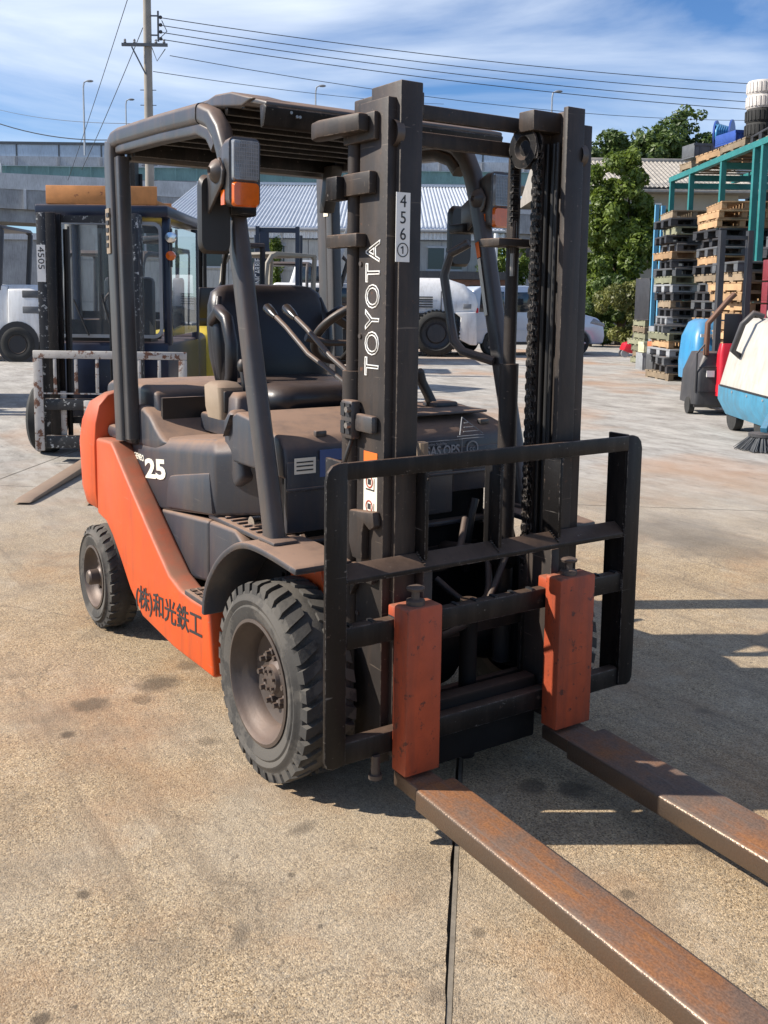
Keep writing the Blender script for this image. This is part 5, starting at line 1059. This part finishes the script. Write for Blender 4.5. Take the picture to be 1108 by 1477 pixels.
for x in (-7.6, -5.2, 1.6): 
    w_ = MB().box(x, x+1.3, .03, .078, 2.55, 3.35).build('window', m_dglass, WH, smooth=0)
    for a_, b_, c_, d_ in ((x-.06, x+1.36, 3.35, 3.42), (x-.06, x+1.36, 2.48, 2.55), (x+.62, x+.68, 2.55, 3.35)): MB().box(a_, b_, .01, .079, c_, d_).build('window_frame', m_galv, w_, smooth=0)
MB().tube([(x0, -.15, ez-.02), (x1, -.15, ez-.02)], .07, 8).build('gutter', m_galv, WH)
for x in (-8.8, -4.0, 1.2): MB().tube([(x, -.15, ez-.05), (x, .02, ez-.5), (x, .02, .1)], .045, 8).build('downpipe', m_galv, WH)
SH = bt('brick_shed', 'low brick shed with dark windows beside the warehouse', 'shed', 2.35, 34.5, 0)
MB().box(-1.6, 1.9, 0, 2.5, 0, 2.1).build('wall', m_brick, SH, smooth=0)
MB().box(-1.75, 2.05, -.15, 2.6, 2.11, 2.38).build('roof', m_charc, SH, smooth=0)
for x in (-1.25, -.35, .55, 1.3): MB().box(x, x+.5, -.02, .01, 1.35, 1.90).build('window', m_dglass, SH, smooth=0)
# ---------------- tile roofed house
HS = bt('house', 'beige house with a grey tiled roof behind the trees', 'house', 11.0, 41.5, 0)
MB().box(-3.6, 4.0, 1.2, 8, 0, 5.97).build('wall', m_plaster, HS, smooth=0)
sl_ = []
for k in range(46):
    xx = -4.2+k*.19
    for j in range(12):
        y0 = .4+j*.36; z0 = 6.12+j*.135
        sl_.append((xx, y0, z0))
tl = MB().prism([(-.09, 0), (-.05, .045), (0, .058), (.05, .045), (.09, 0), (0, .02)], 1, 0, .40).build('roof_tile', m_tile, None, smooth=30)
rt = MB().prism([(.35, 6.06), (4.9, 7.76), (9.4, 6.06), (9.4, 5.98), (.35, 5.98)], 0, -4.3, 4.6).build('roof', m_tile, HS, smooth=0)
tl.data.transform(Matrix.Rotation(math.atan2(.135, .36), 4, 'X'))
big = sorted(sl_, key=lambda p: p[0])[:288]; rest = sl_[0:0]
first = True
for p in big:
    q = tl if first else tl.copy()
    if not first: COL.objects.link(q)
    first = False; q.parent = rt; q.location = (p[0], p[1], p[2]+.03)
bg_ = MB()
for p in sorted(sl_, key=lambda p: p[0])[288:]:
    for v in (0,): bg_.add([(p[0]+a, p[1]+y_, p[2]+.03+b+y_*.375) for y_ in (0, .40) for a, b in ((-.09, 0), (0, .058), (.09, 0))], [(0, 1, 4, 3), (1, 2, 5, 4)])
o_ = bg_.build('roof_tile_field', m_tile, rt, smooth=0); o_['kind'] = 'stuff'
MB().box(-4.3, 4.6, 4.7, 5.1, 7.72, 7.95).build('roof_ridge', m_tile, HS, bevel=.05)
wn = MB().box(-2.6, .6, 1.13, 1.19, 3.9, 5.5).build('window', m_dglass, HS, smooth=0)
for z in (3.81, 5.5): MB().box(-2.7, .7, 1.08, 1.195, z, z+.09).build('window_frame', m_wpaint, wn, smooth=0)
MB().box(-2.9, .9, .2, 1.15, 3.4, 3.52).build('balcony_floor', m_plaster, HS, smooth=0)
for k in range(26): MB().box(-2.9+k*.15, -2.86+k*.15, .2, .24, 3.52, 4.55).build('balcony_baluster', m_wpaint, HS, smooth=0)
MB().box(-2.9, .94, .19, .25, 4.55, 4.62).build('balcony_rail', m_wpaint, HS, smooth=0)
# ---------------- viaduct
VD = bt('viaduct', 'long elevated road viaduct with noise barrier and green girder', 'viaduct', 0, 95, 0)
X0, X1 = -75, 62
MB().box(X0, X1, 0, 9, 12.05, 12.15).build('deck_underside', m_concd, VD, smooth=0)
MB().box(X0, X1, -.25, 0, 13.35, 14.2).build('parapet', m_concr, VD, smooth=0)
MB().box(X0, X1, .02, .3, 12.16, 13.34).build('girder', m_green, VD, smooth=0)
MB().box(X0, X1, -.1, .02, 14.2, 15.3).build('noise_barrier', m_barrier, VD, smooth=0)
MB().box(X0, X1, -.2, .05, 15.3, 15.55).build('barrier_cap', m_dgrey, VD, smooth=0)
x = X0
while x < X1:
    MB().box(x-.07, x+.07, -.16, -.101, 14.2, 15.3).build('barrier_post', m_dgrey, VD, smooth=0)
    MB().box(x-.12, x+.12, -.32, -.251, 13.35, 14.15).build('parapet_joint', m_concd, VD, smooth=0); x += 4.0
for x in (-62, -40, -18, 4, 26, 48):
    MB().box(x-1.2, x+1.2, 2, 7, 0, 10.6).build('pier', m_concr, VD, bevel=.2); MB().box(x-3.5, x+3.5, 1, 8, 10.6, 12.04).build('pier_cap', m_concr, VD, bevel=.2)
for x in range(-70, 60, 11): MB().tube([(x+.6, -.4, 13.5), (x+.6, -.4, 12.0), (x+1.4, .6, 11.2)], .09, 6).build('drain_pipe', m_galv, VD)
for x in range(-72, 60, 2): MB().box(x-.05, x+.05, -.31, -.252, 12.2, 13.3).build('girder_stiffener', m_green, VD, smooth=0)
RP = bt('ramp_viaduct', 'lower concrete slip road passing in front of the viaduct', 'viaduct', 0, 78, 0)
def rz_(x): return 9.7-.035*(x+34) if x < 40 else 7
n = 24; V = []; F = []
xs_ = [-66+k*4.2 for k in range(n+1)]
def band(y, a, b, nm, mm, t=.3):
    V = []; F = []
    for x in xs_:
        z = rz_(x); V += [(x, y, z+a), (x, y, z+b), (x, y+t, z+a), (x, y+t, z+b)]
    for k in range(n):
        o = 4*k; F += [(o, o+4, o+5, o+1), (o+2, o+3, o+7, o+6), (o+1, o+5, o+7, o+3), (o, o+2, o+6, o+4)]
    MB().add(V, F).build(nm, mm, RP, smooth=0)
band(0, -.1, 1.1, 'parapet', m_concr); band(.05, -1.6, -.11, 'deck_edge', m_concd, 7); band(.4, -2.6, -1.62, 'girder', m_concd, 5.5)
for x in xs_[::1]: MB().box(x-.10, x+.10, -.14, .045, rz_(x)-1.6, rz_(x)-.12).build('deck_rib', m_concr, RP, smooth=0)
for x in (-60, -42, -24, -6, 12): MB().box(x-1, x+1, 1.5, 4.5, 0, rz_(x)-2.62).build('pier', m_concd, RP, bevel=.15)
LW = bt('roadside_wall', 'low stained concrete wall under the slip road', 'wall', -22, 60, 0)
MB().box(-24, 14, 0, .4, 0, 4.6).build('wall_face', m_concd, LW, smooth=0)
MB().box(-24, 14, -.15, .5, 4.61, 5.0).build('coping', m_concr, LW, smooth=0)
for k in range(13): MB().box(-23+k*3, -22.8+k*3, -.12, -.001, 0, 4.6).build('buttress', m_concr, LW, smooth=0)
# lamp posts on the viaduct
for px, py, D in ((118, 115, 94), (180, 142, 110), (455, 122, 94), (798, 130, 94)):
    la, zz = at(px, py, D); zb = 14.3 if D < 100 else 0
    t = bt('street_lamp', {118: 'tall curved lamp post nearest the viaduct end', 180: 'short curved lamp post behind the viaduct beside the utility pole', 455: 'lamp post rising over the overhead guard roof', 798: 'lamp post rising above the right mast rail'}[px], 'street lamp', la, D+.4, 0, 'street lamps on the viaduct', zb)
    h = zz-zb
    MB().tube([(0, 0, 0), (0, 0, h-.6), (.08, 0, h-.15), (.35, 0, h)], .10, 6, scale=[1.1, .8, .7, .6]).build('lamp_pole', m_galv, t, smooth=50)
    MB().ball((.62, 0, h-.02), .22, 5, (1.6, .8, .55)).build('lamp_head', m_plgrey, t)
# ---------------- utility pole and wires
la, za = at(213, 66, 38)
UP = bt('utility_pole', 'concrete utility pole with a steel crossarm and brackets', 'utility pole', la, 38, 0)
MB().tube([(0, 0, 0), (0, 0, 6), (0, 0, 14.5)], .17, 14, scale=[1.15, 1, .82]).build('pole_shaft', m_pole, UP, smooth=60)
xa = MB().box(-.92, .78, -.22, -.13, za-.06, za+.05).build('crossarm', m_dgrey, UP, smooth=0)
MB().bar((-.55, -.17, za-.08), (-.05, -.17, za-1.05), .05, .05).build('crossarm_brace', m_dgrey, xa)
for x in (-.80, -.45, .35, .65): MB().lathe([(.03, 0), (.06, .03), (.03, .07), (.055, .10), (.02, .15)], (x, -.17, za+.055), 2, 10).build('insulator', m_plgrey, xa)
z1_ = at(225, 22, 38)[1]; z2_ = at(225, 56, 38)[1]
br = MB().box(.38, .44, -.06, .0, z2_-.1, z1_+.15).box(.10, .379, -.05, -.01, z1_-.05, z1_).box(.10, .379, -.05, -.01, z2_+.1, z2_+.15).build('wire_bracket', m_dgrey, UP, smooth=0)
ia = [at(225, y, 38)[1] for y in (25, 36, 46, 56)]
for z in ia: MB().ball((.50, -.03, z), .07, 5).build('insulator', m_charc, br)
for k in range(7): MB().bar((-.30, -.02, za-1.6-k*.55), (.30, -.02, za-1.6-k*.55), .025, .025).build('step_bolt', m_dgrey, UP)
MB().tube([(.55, -.05, za+.9), (.75, -.1, za+.5), (.45, -.15, za+.2)], .018, 6).tube([(.2, -.2, za-.1), (.4, -.25, za-.6), (.7, -.2, za-.15)], .018, 6).build('jumper_cable', m_wire, UP)
def wire(p0, p1, sag, label, group, r=.014, n=14):
    a, b = Vector(p0), Vector(p1)
    P = [a.lerp(b, k/n)-Vector((0, 0, sag*4*(k/n)*(1-k/n))) for k in range(n+1)]
    tag(MB().tube(P, r, 5).build('overhead_wire', m_wire, None, smooth=60), label, 'wire', group)
def pxw(px, py, D): l_, z_ = at(px, py, D); return KW(l_, D, z_)
for (y0, y1, nm) in ((25, 122, 'topmost'), (36, 136, 'second highest'), (46, 149, 'third highest'), (56, 160, 'lowest')):
    wire(pxw(229, y0, 38), pxw(1180, y1+4, 46), .35, nm+' power wire from the pole bracket over the trees', 'power wires', .016)
wire(pxw(245, 80, 38), pxw(1180, 172, 60), .8, 'drooping cable from the pole crossarm', 'cables')
wire(pxw(221, 103, 38), pxw(640, 150, 70), .2, 'thin lower wire leaving the pole below its crossarm', None, .014)
wire(pxw(190, -20, 38), pxw(98, 260, 62), .1, 'steep guy wire running down to the viaduct foot', 'guy wires', .016)
wire(pxw(206, 40, 38), pxw(118, 245, 50), .1, 'steep guy wire from the pole crossarm', 'guy wires', .016)
wire(pxw(-30, 168, 40), pxw(206, 198, 38.1), .4, 'sagging cable crossing in front of the viaduct', 'low cables', .02)
wire(pxw(-30, 150, 60), pxw(206, 178, 38.1), .3, 'thin cable over the noise barrier', None, .012)
# ---------------- trees, shrubs, ivy
def leaf_mat(name, c0, c1):
    M = bpy.data.materials.new(name); M.use_nodes = True; t = M.node_tree; b = t.nodes['Principled BSDF']; L = t.links.new
    co = N(t, 'ShaderNodeNewGeometry').outputs['Position']; n_ = N(t, 'ShaderNodeTexNoise', inp={'Scale': 1.7, 'Detail': 5, 'Roughness': .7}); L(co, n_.inputs[0])
    r = N(t, 'ShaderNodeValToRGB'); r.color_ramp.elements[0].position = .32; r.color_ramp.elements[1].position = .68; r.color_ramp.elements[0].color = (*c0, 1); r.color_ramp.elements[1].color = (*c1, 1)
    L(n_.outputs[0], r.inputs[0]); L(r.outputs[0], b.inputs['Base Color']); b.inputs['Roughness'].default_value = .5
    tr = N(t, 'ShaderNodeBsdfTranslucent'); L(r.outputs[0], tr.inputs[0]); ms = N(t, 'ShaderNodeMixShader'); ms.inputs[0].default_value = .35
    L(b.outputs[0], ms.inputs[1]); L(tr.outputs[0], ms.inputs[2]); L(ms.outputs[0], t.nodes['Material Output'].inputs[0]); return M
m_leaf = leaf_mat('leaf_mid', (.03, .065, .010), (.22, .29, .04)); m_leafd = leaf_mat('leaf_dark', (.035, .07, .016), (.14, .20, .045)); m_leafy = leaf_mat('leaf_bronze', (.07, .085, .018), (.27, .27, .07))
m_bark = mat('bark', (.10, .075, .05), .9, var=.3, bump=.3, bs=20)
def crown(blobs, n, size, rng, fill=.55):
    m_ = MB(); tot = sum(b[3]*b[4]*b[5] for b in blobs)
    for cx, cy, cz, rx, ry, rzz in blobs:
        sub = []
        for _ in range(16):
            u = Vector((rng.gauss(0, 1), rng.gauss(0, 1), rng.gauss(0, 1))).normalized()*rng.uniform(.45, 1.0); sub.append((u, rng.uniform(.22, .42)))
        for _ in range(int(n*rx*ry*rzz/tot)):
            u, s_ = rng.choice(sub); d = Vector((rng.gauss(0, 1), rng.gauss(0, 1), rng.gauss(0, 1))).normalized()*(s_*rng.uniform(fill, 1.0)**.5)
            q = u*(1-s_*.3)+d; p = Vector((cx+q.x*rx, cy+q.y*ry, cz+q.z*rzz))
            nrm = (d.normalized()*.6+Vector((rng.uniform(-1, 1), rng.uniform(-1, 1), rng.uniform(-.2, 1)))).normalized()
            a = nrm.orthogonal().normalized(); a = Matrix.Rotation(rng.uniform(0, 6.28), 3, nrm) @ a; b = nrm.cross(a); s2 = size*rng.uniform(.6, 1.25)
            m_.add([p-a*s2, p+b*s2*.42, p+a*s2, p-b*s2*.42], [(0, 1, 2, 3)])
    return m_
def tree(name, label, lat, D, blobs, n, size, mm, seed, th=2.0, tr=.14, cat='tree', group=None):
    rng = random.Random(seed); t = bt(name, label, cat, lat, D, 0, group)
    crown(blobs, n, size, rng).build('crown', mm, t, smooth=0)
    tk = MB().tube([(0, 0, 0), (.05, 0, th*.5), (-.03, .03, th)], tr, 9, scale=[1.25, 1, .8])
    for b in blobs: tk.tube([(0, 0, th*.85), Vector((b[0]*.5, b[1]*.5, (th+b[2])*.5)), (b[0], b[1], b[2])], tr*.45, 6, scale=[1, .7, .35])
    tk.build('trunk', m_bark, t, smooth=60); return t
tree('leafy_tree', 'broad leafy green tree between the mast and the tiled house', 7.75, 32.5, [(-.3, 0, 2.6, 1.25, 1.2, 1.1), (.2, .1, 3.9, 1.25, 1.2, 1.2), (-.35, 0, 5.2, .95, 1.0, 1.0), (.15, 0, 5.7, .6, .7, .7), (-.75, 0, 4.0, .8, .9, 1.1), (.75, .1, 3.0, .8, .9, .8), (-.2, 0, 1.7, 1.2, 1.1, .8), (.6, 0, 1.3, 1.1, 1.0, .9), (-.7, .3, 1.0, 1.0, .9, .9)], 34000, .105, m_leaf, 1, 1.6)
tree('leafy_tree', 'distant tall tree rising behind the house ridge', 18.0, 62, [(-.5, 0, 10.8, 2.6, 2, 1.8), (1.2, 0, 10.2, 2.2, 2, 1.8), (-2.3, 0, 9.8, 1.8, 1.6, 1.5), (.2, 0, 12.4, 1.3, 1.1, .9), (2.6, 0, 9.2, 1.8, 1.5, 1.4), (-1.6, 0, 11.6, 1.3, 1.2, .9)], 11000, .20, m_leafd, 2, 7.5, .2)
tree('leafy_tree', 'distant low tree behind the broad leafy tree', 13.6, 58, [(-.2, 0, 9.7, 2.2, 1.6, 1.6), (1.8, 0, 10.0, 1.9, 1.5, 1.4), (-1.9, 0, 9.2, 1.9, 1.4, 1.5), (3.0, 0, 9.4, 1.6, 1.4, 1.3)], 11000, .20, m_leafd, 3, 6, .2)
tree('leafy_tree', 'small bright tree seen between the mast and the warehouse', 4.35, 36.5, [(-.4, 0, 2.4, .8, .8, .9), (.4, 0, 2.7, .8, .8, .9), (0, 0, 1.6, 1.0, .9, .8)], 6500, .10, m_leaf, 4, 1.4, .1)
tree('shrub', 'bronze green rounded shrub at the foot of the broad tree', 7.55, 29.6, [(-.35, 0, 1.45, .85, .7, .75), (.1, 0, .75, .95, .7, .7)], 9000, .07, m_leafy, 5, .5, .06, 'shrub', 'shrubs by the yard edge')
tree('shrub', 'bright green shrub beside the bronze green shrub', 8.75, 30.0, [(0, 0, 1.35, .75, .7, .8), (-.2, 0, .7, .85, .7, .65)], 8000, .07, m_leaf, 6, .5, .06, 'shrub', 'shrubs by the yard edge')
tree('shrub', 'dark low shrub behind the parked minivan nose', 6.45, 31.0, [(0, 0, .8, 1.0, .7, .8), (.5, 0, 1.6, .7, .7, .9)], 7000, .08, m_leafd, 7, .5, .06, 'shrub', 'shrubs by the yard edge')
IV = bt('ivy', 'narrow column of ivy climbing the warehouse wall', 'ivy', at(397, 370, 37.8)[0], 37.8, 0)
crown([(0, 0, 3.3, .28, .2, .5), (.05, 0, 2.6, .22, .2, .6), (0, 0, 1.8, .24, .2, .6), (.03, 0, 1.0, .25, .2, .6)], 2600, .07, random.Random(8)).build('ivy_leaves', m_leaf, IV, smooth=0)
MB().tube([(0, .1, 0), (.04, .1, 2), (0, .1, 3.5)], .025, 6).build('ivy_stem', m_bark, IV)
# boundary wall behind the shrubs and a slim grey pipe post
BW = bt('boundary_wall', 'low grey boundary wall behind the shrubs', 'wall', 9.5, 34.8, 0)
MB().box(-4.6, 6, 0, .2, 0, 1.0).build('wall_face', m_concd, BW, smooth=0); MB().box(-4.65, 6.05, -.04, .24, 1.001, 1.08).build('coping', m_concr, BW, smooth=0)
PP = bt('pipe_post', 'slim white pipe post beside the small bright tree', 'post', at(715, 360, 33)[0], 33, 0)
MB().tube([(0, 0, 0), (0, 0, 3.6)], .07, 10).build('pipe', m_wpaint, PP, smooth=50); MB().disc((0, 0, 1.3), .12, 2, .25, 12).build('collar', m_tan, PP)
